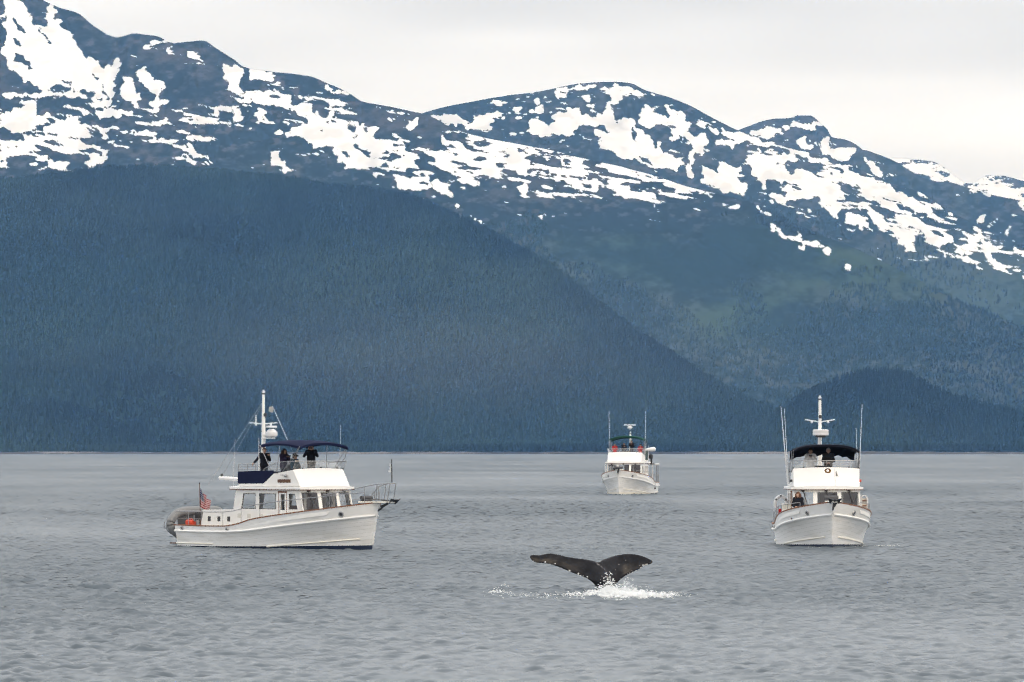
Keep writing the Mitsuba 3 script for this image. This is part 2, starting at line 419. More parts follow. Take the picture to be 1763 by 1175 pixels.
baseA = -0.68 + zone(A, [(60, 230, .90, 70), (160, 245, .55, 60), (30, 270, .4, 40), (330, 215, .55, 60), (300, 250, .40, 60), (230, 215, .35, 50), (560, 215, .55, 70), (640, 260, .50, 60), (760, 280, .60, 70), (900, 285, .62, 80), (1030, 300, .62, 80), (1130, 325, .60, 50), (820, 255, .45, 50), (440, 170, .35, 60), (700, 300, .35, 40), (1180, 335, .5, 30), (520, 160, .3, 50)])
snowA = snow_of(A, A_SNOW, A_DARK, baseA, seed=1)
greenA = np.clip(zone(A, [(900, 395, .5, 50), (1000, 425, .8, 60), (1090, 440, .8, 60), (1180, 470, .7, 55), (1270, 410, .8, 60), (1350, 440, .8, 60), (1300, 520, .7, 60), (1450, 465, .8, 55), (1560, 490, .8, 50), (1330, 570, .5, 50), (1230, 555, .4, 50), (620, 290, .3, 60), (450, 270, .3, 60)]) * (0.8 + 1.2 * A.h) + 0.25 * band(-A.Z, -640, -500), 0, 1)
A.build('mountain', snowA, greenA)

# B: the middle mountain, further off, its right shoulder running down across the frame
B = Ridge([(300, 330, 17600), (560, 255, 17400), (700, 206, 17300), (740, 191, 17300), (800, 178, 17200), (870, 166, 17200), (920, 160, 17150), (960, 152, 17100), (1000, 145, 17100), (1058, 142, 17050), (1085, 145, 17000), (1110, 156, 17000), (1150, 168, 17000), (1180, 180, 16950), (1230, 205, 16900), (1275, 227, 16850),
           (1330, 244, 16800), (1367, 256, 16750), (1420, 270, 16700), (1456, 281, 16650), (1524, 313, 16550), (1585, 333, 16450), (1619, 355, 16400), (1667, 382, 16300), (1763, 428, 16150), (2113, 560, 15700)],
          1.35, 680, 150, 70, 2, u0=300, drop=0.66, jag=2.0)
B_SNOW = [Z2(p) for p in [
    [(450, 290), (520, 282), (640, 300), (680, 350), (600, 352), (520, 320)],
    [(640, 345), (700, 300), (830, 275), (820, 310), (770, 340), (770, 370), (650, 368)],
    [(880, 270), (940, 245), (930, 280), (865, 285)], [(800, 320), (840, 305), (830, 325)], [(885, 305), (940, 295), (935, 312), (890, 315)],
    [(880, 395), (970, 370), (970, 320), (1060, 330), (1070, 350), (1110, 290), (1210, 255), (1240, 290), (1340, 300), (1345, 270), (1380, 220), (1420, 210), (1390, 260), (1410, 320), (1480, 320), (1500, 360), (1550, 390), (1600, 450), (1650, 420), (1640, 480), (1750, 510), (1720, 575), (1600, 560), (1450, 520), (1350, 460), (1310, 380), (1390, 380), (1340, 350), (1240, 340), (1170, 400), (1000, 400)],
    [(1115, 160), (1250, 138), (1480, 148), (1600, 190), (1520, 190), (1440, 180), (1440, 205), (1390, 205), (1370, 180), (1300, 158), (1200, 160), (1145, 180), (1145, 220), (1130, 215)],
    [(1240, 200), (1280, 180), (1305, 200), (1270, 220)],
    [(1520, 280), (1560, 245), (1610, 270), (1640, 300), (1680, 290), (1650, 240), (1720, 270), (1762, 330), (1762, 390), (1680, 420), (1690, 370), (1720, 340), (1650, 330), (1580, 370), (1530, 340)],
    [(980, 285), (1010, 255), (1060, 250), (1070, 290), (1010, 297)], [(750, 230), (860, 220), (820, 247)], [(975, 210), (1025, 208), (1020, 232)], [(1275, 245), (1290, 240), (1300, 280), (1280, 280)],
]] + [Z3(p) for p in [
    [(0, 170), (40, 200), (70, 270), (80, 310), (140, 310), (150, 330), (130, 400), (100, 380), (60, 320), (0, 330)],
    [(90, 228), (180, 235), (200, 248), (150, 245)],
    [(150, 265), (330, 290), (640, 380), (870, 475), (1060, 550), (1250, 650), (1330, 740), (1260, 700), (1140, 660), (1000, 600), (900, 540), (860, 490), (730, 440), (600, 400), (450, 350), (330, 330), (180, 290)],
    [(340, 450), (430, 370), (440, 400), (510, 400), (500, 450), (560, 480), (640, 460), (670, 490), (750, 510), (830, 560), (850, 610), (800, 640), (740, 665), (720, 610), (600, 640), (520, 650), (440, 625), (460, 600), (540, 615), (560, 600), (640, 580), (600, 560), (470, 540), (440, 590), (400, 510), (380, 470)],
    [(560, 440), (620, 405), (570, 400), (510, 430), (520, 455)],
    [(120, 550), (140, 460), (190, 490), (210, 430), (290, 480), (330, 460), (320, 540), (370, 560), (360, 600), (340, 610), (240, 595)],
    [(200, 330), (330, 318), (345, 340), (240, 370), (200, 362)],
    [(700, 465), (800, 475), (880, 500), (900, 560), (820, 520), (740, 490)],
    [(850, 690), (880, 690), (930, 720), (980, 790), (900, 765), (845, 745)], [(760, 670), (800, 655), (825, 680), (820, 720), (790, 725)],
    [(965, 660), (1040, 700), (1110, 760), (1200, 830), (1220, 890), (1250, 920), (1150, 880), (1100, 810), (1000, 760), (960, 700)],
    [(1080, 690), (1160, 710), (1240, 720), (1270, 790), (1390, 830), (1340, 870), (1360, 915), (1290, 860), (1220, 790), (1150, 760)],
    [(1440, 790), (1530, 830), (1510, 890), (1450, 900), (1390, 860), (1480, 850)], [(1550, 840), (1640, 870), (1600, 910), (1690, 1000), (1690, 1020), (1590, 960), (1560, 900)],
    [(900, 610), (980, 610), (1100, 660), (1190, 720), (1080, 690), (1000, 640)], [(1720, 980), (1762, 1020), (1762, 1045)], [(0, 420), (40, 400), (20, 450), (0, 480)], [(40, 510), (80, 400), (70, 530)],
    [(1320, 775), (1390, 820), (1360, 840), (1320, 800)], [(1240, 590), (1340, 660), (1430, 720), (1390, 715), (1300, 650)], [(1490, 770), (1580, 810), (1540, 815)], [(1710, 870), (1762, 890), (1762, 910)], [(1460, 915), (1550, 985), (1500, 950)],
    [(660, 680), (685, 670), (675, 692)], [(1260, 915), (1330, 925), (1290, 915)],
]]
baseB = -0.60 + zone(B, [(1000, 215, .3, 80), (1130, 240, .25, 70), (1350, 290, .60, 70), (1440, 320, .62, 70), (1520, 360, .60, 60), (1600, 395, .60, 60), (1680, 430, .60, 60), (1750, 460, .6, 50), (1250, 260, .2, 60), (880, 180, .2, 60)])
snowB = snow_of(B, B_SNOW, [Z2(p) for p in [[(1490, 350), (1510, 400), (1500, 440), (1480, 400)], [(1530, 500), (1570, 520), (1590, 550), (1540, 530)], [(1240, 340), (1290, 345), (1280, 370), (1230, 375)]]] + [Z3(p) for p in [[(550, 470), (640, 430), (720, 440), (780, 480), (700, 500), (600, 480), (570, 520)], [(820, 560), (880, 550), (950, 600), (850, 600)], [(460, 550), (520, 560), (540, 610), (480, 590)]]], baseB, seed=2)
greenB = np.clip(0.1 + 0.6 * band(-B.Z, -800, -500), 0, 1) + 0 * B.Z
B.build('mountain_001', snowB, greenB)

# C: the peak to the right of the middle mountain; D: the bare blue shoulder before it; E: the last snowy tops
C = Ridge([(1150, 300, 19300), (1230, 246, 19300), (1275, 223, 19300), (1330, 205, 19300), (1364, 203, 19300), (1372, 199, 19300), (1395, 199, 19300), (1412, 211, 19300), (1424, 222, 19300), (1433, 236, 19250), (1452, 240, 19250), (1478, 252, 19200), (1500, 275, 19200), (1600, 330, 19100), (1763, 400, 19000)],
          1.3, 260, 60, 45, 3, u0=1150, u1=1763, drop=0.42, jag=2.0)
C_SNOW = [Z3(p) for p in [[(370, 290), (460, 255), (520, 270), (510, 310), (450, 322)], [(585, 230), (650, 245), (730, 240), (690, 275), (600, 265)], [(595, 340), (660, 305), (660, 350), (620, 357)], [(720, 330), (790, 310), (780, 370), (850, 370), (930, 360), (900, 400), (830, 440), (780, 410), (740, 400)], [(540, 262), (582, 252), (560, 274)], [(640, 360), (690, 370), (640, 385)]]]
C.build('mountain_002', snow_of(C, C_SNOW, [], np.full(C.shape, -0.35), seed=3), np.zeros(C.shape))
D = Ridge([(1400, 330, 18200), (1456, 283, 18200), (1470, 266, 18200), (1486, 259, 18200), (1510, 266, 18150), (1538, 277, 18100), (1570, 296, 18000), (1600, 311, 18000), (1640, 316, 17900), (1667, 324, 17900), (1710, 337, 17800), (1763, 348, 17700), (2113, 470, 17300)],
          1.3, 320, 80, 70, 4, u0=1400, drop=0.5, jag=2.0)
D_SNOW = [Z3(p) for p in [[(965, 420), (1000, 440), (1050, 490), (1050, 532), (1000, 500)], [(1520, 735), (1590, 690), (1550, 752)], [(1565, 762), (1625, 728), (1590, 775)], [(1655, 805), (1692, 765), (1672, 825)], [(1450, 582), (1500, 572), (1600, 588), (1700, 606), (1560, 606)], [(1710, 640), (1762, 640), (1762, 682)], [(1715, 820), (1725, 815), (1720, 830)]]]
D.build('mountain_003', snow_of(D, D_SNOW, [], np.full(D.shape, -0.5), seed=4), np.full(D.shape, 0.25))
E = Ridge([(1480, 300, 23000), (1540, 272, 23000), (1590, 277, 23000), (1600, 277, 23000), (1625, 289, 23000), (1650, 308, 23000), (1668, 316, 23000), (1700, 303, 23000), (1722, 303, 23000), (1763, 313, 23000), (2113, 380, 23000)],
          1.5, 260, 50, 50, 5, u0=1480, drop=0.3, jag=4.0)
E.build('mountain_004', np.clip(0.72 + 2.0 * (meshkit.fbm(np.stack([E.X / 120, E.Z / 30, E.Z * 0], -1), 4, 77) - 0.55), 0, 1), np.zeros(E.shape))

# F: the forested mountain in front; G: the foothills on the left; H: the round hill on the right
F = Ridge([(-350, 330, 11500), (0, 312, 11500), (40, 309, 11500), (110, 301, 11500), (180, 292, 11500), (240, 289, 11500), (330, 294, 11500), (480, 306, 11450), (580, 323, 11400), (648, 330, 11400), (692, 337, 11350), (726, 347, 11300), (770, 366, 11250), (818, 388, 11200), (852, 405, 11150), (897, 429, 11100), (955, 463, 11000), (1000, 499, 10950),
           (1060, 545, 10900), (1130, 592, 10800), (1200, 638, 10700), (1290, 686, 10500), (1400, 728, 10300), (1500, 750, 10150), (1763, 762, 10000), (2113, 765, 10000)], 1.75, 300, 80, 240, 6, jag=3.0, fine=1.5)
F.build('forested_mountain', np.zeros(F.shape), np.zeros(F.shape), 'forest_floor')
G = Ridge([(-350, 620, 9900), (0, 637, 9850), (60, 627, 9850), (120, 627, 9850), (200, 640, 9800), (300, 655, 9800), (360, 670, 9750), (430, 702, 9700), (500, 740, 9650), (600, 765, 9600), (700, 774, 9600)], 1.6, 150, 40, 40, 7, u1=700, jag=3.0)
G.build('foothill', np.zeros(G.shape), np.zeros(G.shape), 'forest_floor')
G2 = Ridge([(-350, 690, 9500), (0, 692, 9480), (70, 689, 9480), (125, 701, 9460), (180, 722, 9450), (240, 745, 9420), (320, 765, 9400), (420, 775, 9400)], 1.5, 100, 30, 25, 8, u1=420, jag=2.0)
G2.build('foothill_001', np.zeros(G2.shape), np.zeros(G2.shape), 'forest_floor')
H = Ridge([(1250, 772, 9750), (1330, 715, 9750), (1385, 682, 9750), (1430, 662, 9750), (1470, 647, 9750), (1520, 640, 9750), (1560, 647, 9750), (1600, 668, 9750), (1650, 688, 9750), (1710, 704, 9750), (1763, 714, 9750), (2113, 740, 9700)], 1.6, 180, 40, 35, 9, u0=1250, jag=3.0)
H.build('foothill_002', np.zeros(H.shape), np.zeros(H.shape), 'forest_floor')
for k, l in [('mountain', 'snow-patched mountain on the left, its crest running down to the right'), ('mountain_001', 'broad domed mountain with big snowfields in the middle of the skyline'), ('mountain_002', 'small dark-capped peak right of the domed mountain'),
             ('mountain_003', 'bare blue-grey shoulder behind the long snowy ridge at far right'), ('mountain_004', 'almost wholly snow-covered far tops at the right edge'), ('forested_mountain', 'large dark forested mountainside rising from the far shore'),
             ('foothill', 'low forested spur above the far shore at left'), ('foothill_001', 'lowest dark wooded point at the left end of the far shore'), ('foothill_002', 'rounded wooded hill behind the boat on the right')]:
    labels[k] = {'label': l, 'kind': 'structure'}

# the flat wooded foreshore and the pale beach along the sea
xs = np.linspace(-2600, 2600, 420)
nz = lambda s, k: meshkit.fbm(np.stack([xs / s, xs * 0 + k, xs * 0], -1), 4, 50)
edge = 9000 + 130 * (nz(700, 1) - 0.5) + 40 * (nz(90, 2) - 0.5)
prof = [(-25, -1.5), (0, 0.0), (14, 1.0), (30, 2.2), (46, 3.2), (60, 3.6), (70, 3.9)]
bv = np.array([[np.stack([xs, edge + dy, z + (2.4 * (nz(45, 3 + dy) - 0.42) if z > 0.5 else 0 * xs)], -1)] for dy, z in prof])[:, 0]
scene['beach'] = None


def beach_colour(p, n, uv):
    a = 0.5 * mikit.fbm(p.x / 30.0, p.z / 0.8, p.y / 20.0, 3) + 0.5 * mikit.fbm(p.x / 140.0, 3.0, 1.0, 2)
    c = mikit.mix([0.05, 0.047, 0.045], [0.20, 0.185, 0.17], mikit.smoothstep(0.40, 0.62, a))
    return mikit.mix(c, [0.05, 0.048, 0.045], mikit.smoothstep(0.9, 0.3, p.z))


scene['shingle'] = {'type': 'twosided', 'b': {'type': 'diffuse', 'reflectance': mikit.proc(beach_colour)}}
scene['beach'] = mikit.ply((bv.reshape(-1, 3), grid_faces(len(prof), len(xs))), 'shingle', smooth=True)
labels['beach'] = {'label': 'thin pale beach along the foot of the far forest', 'kind': 'structure'}
fv = np.array([np.stack([xs, edge + dy, z + 6 * (nz(120, dy / 100) - 0.5) * (dy > 200)], -1) for dy, z in [(68, 3.7), (200, 6), (600, 12), (1300, 26), (2600, 34)]])
scene['foreshore'] = mikit.ply((fv.reshape(-1, 3), grid_faces(5, len(xs))), 'forest_floor', smooth=True)
labels['foreshore'] = {'label': 'flat forested foreshore behind the beach', 'kind': 'structure'}
# low rocky spit off the right end of the shore
u = np.linspace(1440, 1800, 90)
sp = np.stack([(u - 881.5) / FOCAL * 8300, 8300 + 20 * np.sin(u / 30), 0 * u], -1)
hgt = 4.6 * np.exp(-((u - 1500) / 60) ** 2) + 2.6 * np.exp(-((u - 1640) / 70) ** 2) + 1.2 + 2.6 * (meshkit.fbm(np.stack([u / 9, u * 0, u * 0], -1), 3, 5) - 0.5)
spv = np.concatenate([sp + [0, -16, -1.2], sp + np.stack([0 * u, 0 * u - 8, 0.6 * hgt], -1), sp + np.stack([0 * u, 0 * u, hgt], -1), sp + [0, 25, -1.2]])
principled('dark_rock', (0.06, 0.058, 0.055), 0.9)
scene['rocky_spit'] = mikit.ply((spv, grid_faces(4, len(u))), 'dark_rock', smooth=True)
u = np.linspace(-60, 340, 110)
sp = np.stack([(u - 881.5) / FOCAL * 8850, 8850 + 15 * np.sin(u / 25), 0 * u], -1)
hgt = 3.2 * np.exp(-((u - 20) / 70) ** 2) + 3.0 * np.exp(-((u - 190) / 45) ** 2) + 0.7 + 2.6 * (meshkit.fbm(np.stack([u / 7, u * 0 + 4, u * 0], -1), 3, 6) - 0.5)
spv = np.concatenate([sp + [0, -14, -1.2], sp + np.stack([0 * u, 0 * u - 7, 0.6 * hgt], -1), sp + np.stack([0 * u, 0 * u, hgt], -1), sp + [0, 22, -1.2]])
scene['rocky_spit_001'] = mikit.ply((spv, grid_faces(4, len(u))), 'dark_rock', smooth=True)
labels['rocky_spit_001'] = {'label': 'low dark rocks along the left end of the far shore', 'kind': 'structure'}
labels['rocky_spit'] = {'label': 'low dark rocky spit off the shore behind the right boat', 'kind': 'structure'}

# the forest: conifers, each a trunkless double cone with a ragged skirt (a few pixels high at this distance)


def tree_batch(P, H, seed, sides=4):
    r = np.random.default_rng(seed)
    n = len(P)
    ang = r.uniform(0, 6.28, n)[:, None] + np.arange(sides)[None] * 2 * np.pi / sides
    v, f, off = [], [], 0
    R = H * r.uniform(0.17, 0.27, n)
    for lo, hi, k in ((0.02, 0.72, 1.0), (0.42, 1.0, 0.62)):
        rad = (R * k)[:, None] * r.uniform(0.65, 1.2, (n, sides))
        ring = np.stack([P[:, None, 0] + rad * np.cos(ang), P[:, None, 1] + rad * np.sin(ang), P[:, None, 2] + H[:, None] * (lo + r.uniform(-0.05, 0.05, (n, sides)))], -1)
        top = P + np.stack([R * r.normal(0, 0.06, n), R * 0, H * hi], -1)
        v.append(np.concatenate([ring, top[:, None]], 1).reshape(-1, 3))
        b = off + np.arange(n)[:, None] * (sides + 1)
        f += [np.stack([b[:, 0] + j, b[:, 0] + (j + 1) % sides, b[:, 0] + sides], -1) for j in range(sides)]
        off += n * (sides + 1)
    tone = 0.85 * r.lognormal(0, 0.12, n)
    reg = meshkit.fbm(np.stack([P[:, 0] / 330, P[:, 2] / 130, P[:, 1] / 900], -1), 3, 300)
    tone = tone * np.clip(1 + 2.4 * (reg - 0.5), 0.5, 1.7)
    hue = np.clip(r.uniform(0, 1, n) + 1.6 * (meshkit.fbm(np.stack([P[:, 0] / 240, P[:, 2] / 100, P[:, 0] * 0 + 4], -1), 3, 301) - 0.5), 0, 1)[:, None]
    col = (np.array([0.011, 0.025, 0.016]) * (1 - hue) + np.array([0.026, 0.038, 0.019]) * hue) * tone[:, None]
    col = np.clip(col, 0.005, 0.09)
    c = np.repeat(col, sides + 1, 0)
    return np.concatenate(v), np.concatenate(f), np.concatenate([c, c])


def stand(R, n, keep, seed, h=(11, 19)):
    r = np.random.default_rng(seed)
    rows, cols = R.shape
    w = np.maximum(R.zc, 1) ; w = w / w.sum()
    j = r.choice(cols - 1, n, p=w[:-1] / w[:-1].sum()); i = r.uniform(0, rows - 1.001, n); fj = r.uniform(0, 1, n)
    i0 = i.astype(int); fi = i - i0
    G_ = np.stack([R.X, R.Y, R.Z], -1)
    P = (G_[i0, j] * ((1 - fi) * (1 - fj))[:, None] + G_[i0 + 1, j] * (fi * (1 - fj))[:, None] + G_[i0, j + 1] * ((1 - fi) * fj)[:, None] + G_[i0 + 1, j + 1] * (fi * fj)[:, None])
    ok = keep(P, i0, j) & (P[:, 2] > 2)
    P = P[ok]
    P[:, 2] -= 0.6
    return P, r.uniform(*h, len(P)) * r.choice([1, 1, 1, 1.25], len(P))


def in_view(P, lo=-60, hi=1823, top=-80, bottom=784):
    u = P[:, 0] / P[:, 1] * FOCAL + 881.5
    return (u > lo) & (u < hi)


def clump(P, s, seed):
    return meshkit.fbm(np.stack([P[:, 0] / s, P[:, 2] / s * 1.6, P[:, 0] * 0], -1), 3, seed)


Fz = lambda P: np.interp(P[:, 0] * 11200 / P[:, 1], F.x, F.zc) * P[:, 1] / 11200
groups = []
groups.append(stand(F, 85000, lambda P, i, j: in_view(P), 100, (8, 13.5)))
groups.append(stand(G, 6500, lambda P, i, j: in_view(P), 101, (9, 15)))
groups.append(stand(G2, 3800, lambda P, i, j: in_view(P), 102, (9, 15)))
groups.append(stand(H, 8500, lambda P, i, j: in_view(P), 103, (9, 15)))
tl = lambda P: 560 - 60 * (P[:, 0] / 1000.0) + 150 * (clump(P, 180, 5) - 0.5)
groups.append(stand(A, 88000, lambda P, i, j: in_view(P) & (P[:, 2] > 0.9 * Fz(P)) & (P[:, 2] < 150 + tl(P)) & (snowA[i, j] < 0.3)
                    & (clump(P, 160, 8) > 0.26 + 0.55 * np.clip(greenA[i, j] - 0.3, 0, 1) + 0.42 * band(P[:, 2], -60 + tl(P), 190 + tl(P))), 104, (7, 12)))
groups.append(stand(B, 16000, lambda P, i, j: in_view(P) & (P[:, 2] < 860 + 120 * (clump(P, 200, 15) - 0.5)) & (snowB[i, j] < 0.3) & (P[:, 0] > 700) & (clump(P, 200, 18) > 0.45), 105, (9, 15)))
r_ = np.random.default_rng(8)
nf = 15000
px = r_.uniform(-1350, 1350, nf); pd = 66 + 900 * r_.uniform(0, 1, nf) ** 1.6
py = np.interp(px, xs, edge) + pd
pz = np.interp(pd, [68, 200, 600, 1300], [3.7, 6, 12, 26]) - 0.5
groups.append((np.stack([px, py, pz], -1), r_.uniform(9, 17, nf)))
tv, tf, tc, off = [], [], [], 0
for k, (P, Hh) in enumerate(groups):
    v, f, c = tree_batch(P, Hh, 200 + k)
    tv.append(v); tf.append(f + off); tc.append(c); off += len(v)
scene['needles'] = {'type': 'twosided', 'b': {'type': 'diffuse', 'reflectance': {'type': 'mesh_attribute', 'name': 'vertex_color'}}}
scene['conifer_forest'] = mikit.ply((np.concatenate(tv), np.concatenate(tf)), 'needles', smooth=False, color=np.concatenate(tc))
labels['conifer_forest'] = {'label': 'dark conifer forest covering the far mountainsides and shore', 'category': 'forest', 'kind': 'stuff'}
print('trees', [len(g[0]) for g in groups], 'triangles', sum(map(len, tf)))

# ------------------------------------------------------------------ the air
scene['haze_air'] = {'type': 'homogeneous', 'albedo': {'type': 'rgb', 'value': [0.95, 0.955, 0.96]}, 'sigma_t': {'type': 'rgb', 'value': [5.8e-6, 1.26e-5, 2.45e-5]}}
scene['haze'] = {'type': 'cube', 'to_world': T().translate([0, 12000, 840]).scale([26000, 17000, 846]), 'bsdf': {'type': 'null'}, 'interior': {'type': 'ref', 'id': 'haze_air'}}
labels['haze'] = {'label': 'thin blue air between the camera and the mountains', 'kind': 'stuff', 'category': 'haze'}

# a faint bank of drizzle mist hanging over the water in front of the far shore
g = np.stack(np.meshgrid(np.linspace(-1, 1, 14), np.linspace(-1, 1, 6), np.linspace(-1, 1, 40), indexing='ij'), -1)      # z, y, x
dens = np.exp(-(g[..., 2] / .48) ** 2 - ((g[..., 0] + .15) / .48) ** 2) * (1 - g[..., 1] ** 2) * (0.35 + 1.3 * meshkit.fbm(np.stack([g[..., 2] * 2.2, g[..., 0] * 2.2, g[..., 1]], -1), 3, 400))
dens[0] = dens[-1] = 0; dens[:, :, 0] = dens[:, :, -1] = 0
box_to = T().translate([-120, 8620, 205]).scale([900, 220, 200])
scene['mist_air'] = {'type': 'heterogeneous', 'albedo': {'type': 'rgb', 'value': [0.95, 0.955, 0.96]}, 'scale': 1.0,
                     'sigma_t': {'type': 'gridvolume', 'grid': mi.VolumeGrid((dens * 2.2e-4).astype(np.float32)[..., None]), 'to_world': box_to @ T().translate([-1, -1, -1]).scale(2)}}
scene['mist'] = {'type': 'cube', 'to_world': box_to, 'bsdf': {'type': 'null'}, 'interior': {'type': 'ref', 'id': 'mist_air'}, 'exterior': {'type': 'ref', 'id': 'haze_air'}}
labels['mist'] = {'label': 'faint bank of mist in front of the forested slope', 'category': 'mist', 'kind': 'stuff'}
# ------------------------------------------------------------------ the sea
WAVES = []
_r = np.random.default_rng(21)
for lam, cnt, a in ((5.0, 5, 0.009), (2.4, 10, 0.0048), (1.3, 20, 0.0044), (0.85, 30, 0.0052), (0.55, 40, 0.0042), (0.38, 36, 0.0020)):
    for _ in range(cnt):
        th = _r.normal(math.radians(-78), 1.05)        # the light breeze comes over the right shoulder
        l = lam * _r.uniform(0.72, 1.35)
        WAVES.append((2 * math.pi / l * math.cos(th), 2 * math.pi / l * math.sin(th), _r.uniform(0, 6.28), a * _r.uniform(0.5, 1.2), l))
CHURN = ((2.2, 157.0, 6.0, 3.0, 0.10), (-18.0, 168.0, 4.5, 3.5, 0.17), (-14.0, 160.0, 6.5, 3.0, 0.15), (-8.0, 163.0, 5.0, 2.5, 0.10), (-3.0, 158.0, 6.5, 2.5, 0.13), (0, 150, 10, 5, 0.035), (16.0, 229, 7, 4, .07), (-8, 220, 10, 4, .03))


def sea_height(x, y, dx, dy):
    """Height of the sea, and the mean square slope of the waves too short for the local mesh to carry."""
    gust = 0.30 + 1.4 * meshkit.fbm(np.stack([x / 22, y / 60, x * 0], -1), 3, 61)
    calm = 0.35 + 1.3 * meshkit.fbm(np.stack([x / 70, y / 260, x * 0 + 5], -1), 4, 66)
    gust = gust * calm
    z, lost = np.zeros_like(x), np.zeros_like(x)
    for kx, ky, ph, a, l in WAVES:
        step = (np.abs(kx) * dx + np.abs(ky) * dy) / (2 * math.pi)          # share of a wave between neighbouring points
        w = np.clip((0.46 - step) / 0.16, 0, 1)
        g = gust if l < 3 else calm
        lost += 0.24 * (1 - w ** 2) * 0.5 * (a * g) ** 2 * (kx * kx + ky * ky)
        z += a * np.sin(kx * x + ky * y + ph) * g          # where the mesh is too coarse this stays as the sea's fine roughness of height
    # churned water: round the whale, in the slick it left at the left, and close under the hulls
    for cx, cy, sx, sy, amp in CHURN:
        e = np.exp(-((x - cx) / sx) ** 2 - ((y - cy) / sy) ** 2)
        n = meshkit.fbm(np.stack([x / 0.9 + 4 * n_warp(x, y), y / 0.6, x * 0 + 3], -1), 3, 63) - 0.5
        z += amp * e * (2.2 * n)
    return z, lost


def n_warp(x, y):
    return meshkit.noise(np.stack([x / 4, y / 3, x * 0 + 1], -1), 68)


def build_sea():
    ys = [80.0]
    while ys[-1] < 350: ys.append(ys[-1] + 0.10 * (max(ys[-1], 115) / 115) ** 1.25)
    d0 = ys[-1] - ys[-2]
    while ys[-1] < 9060: ys.append(ys[-1] + d0 * (ys[-1] / 350) ** 2.9)
    while ys[-1] < 24000: ys.append(ys[-1] * 1.15)
    ys = np.array([-2500, -600, -100, 0, 25, 45, 60, 72] + ys)
    core = np.linspace(-0.112, 0.112, 300)
    side = np.geomspace(0.118, 2.2, 14)
    a = np.concatenate([-side[::-1], core, side])
    X = np.clip(a[None] * np.maximum(ys, 60)[:, None], -14000, 14000)
    Y = np.broadcast_to(ys[:, None], X.shape).copy()
    Z, lost = sea_height(X, Y, np.abs(np.gradient(X, axis=1)), np.gradient(Y, axis=0))
    return np.stack([X, Y, np.where(Y > 8800, 0, Z)], -1), lost


SV, LOST = build_sea()
# the waves that the mesh does not carry make the surface rougher there: uv.x holds the roughness
ROUGH = np.sqrt(np.sqrt(0.05 ** 2 + 2.0 * LOST))
scene['sea_water'] = {'type': 'principled', 'base_color': {'type': 'rgb', 'value': [0.066, 0.086, 0.104]}, 'roughness': mikit.proc(lambda p, n, uv: dr.clip(uv.x, 0.05, 0.8)), 'specular': 0.30}
scene['water'] = mikit.ply((SV.reshape(-1, 3), grid_faces(*SV.shape[:2])), 'sea_water', smooth=True, uv=np.stack([ROUGH.ravel(), 0 * ROUGH.ravel()], -1))
labels['water'] = {'label': 'grey rippled sea filling the lower third of the picture', 'kind': 'structure'}
print('sea triangles', 2 * (SV.shape[0] - 1) * (SV.shape[1] - 1), 'roughness', ROUGH.min(), ROUGH.max())
# ------------------------------------------------------------------ the three motor cruisers
# Local frame of a boat: x to the bow, y to port, z up from the waterline, metres.
from scipy.interpolate import PchipInterpolator as Pchip


def hull_bump(p, n, uv):
    """Shallow seams of the planked topsides, running with the hull (uv.y = plank number)."""
    f = uv.y - dr.floor(uv.y)
    return -0.004 * (1 - mikit.smoothstep(0.0, 0.10, f) * mikit.smoothstep(1.0, 0.90, f))


def hull_colour(p, n, uv):
    """Ivory gelcoat with faint weather stains."""
    a = mikit.fbm(p.x / 1.1, p.y / 1.1, p.z / 0.35, 3)
    f = uv.y - dr.floor(uv.y)
    seam = 1 - mikit.smoothstep(0.0, 0.07, dr.minimum(f, 1 - f))
    c = mikit.mix([0.80, 0.79, 0.765], [0.71, 0.695, 0.655], mikit.smoothstep(0.45, 0.75, a))
    return mikit.mix(c, [0.40, 0.38, 0.33], 0.45 * seam)


scene['planked_hull'] = {'type': 'twosided', 'b': {'type': 'principled', 'base_color': mikit.proc(hull_colour), 'roughness': 0.3, 'specular': 0.5}}


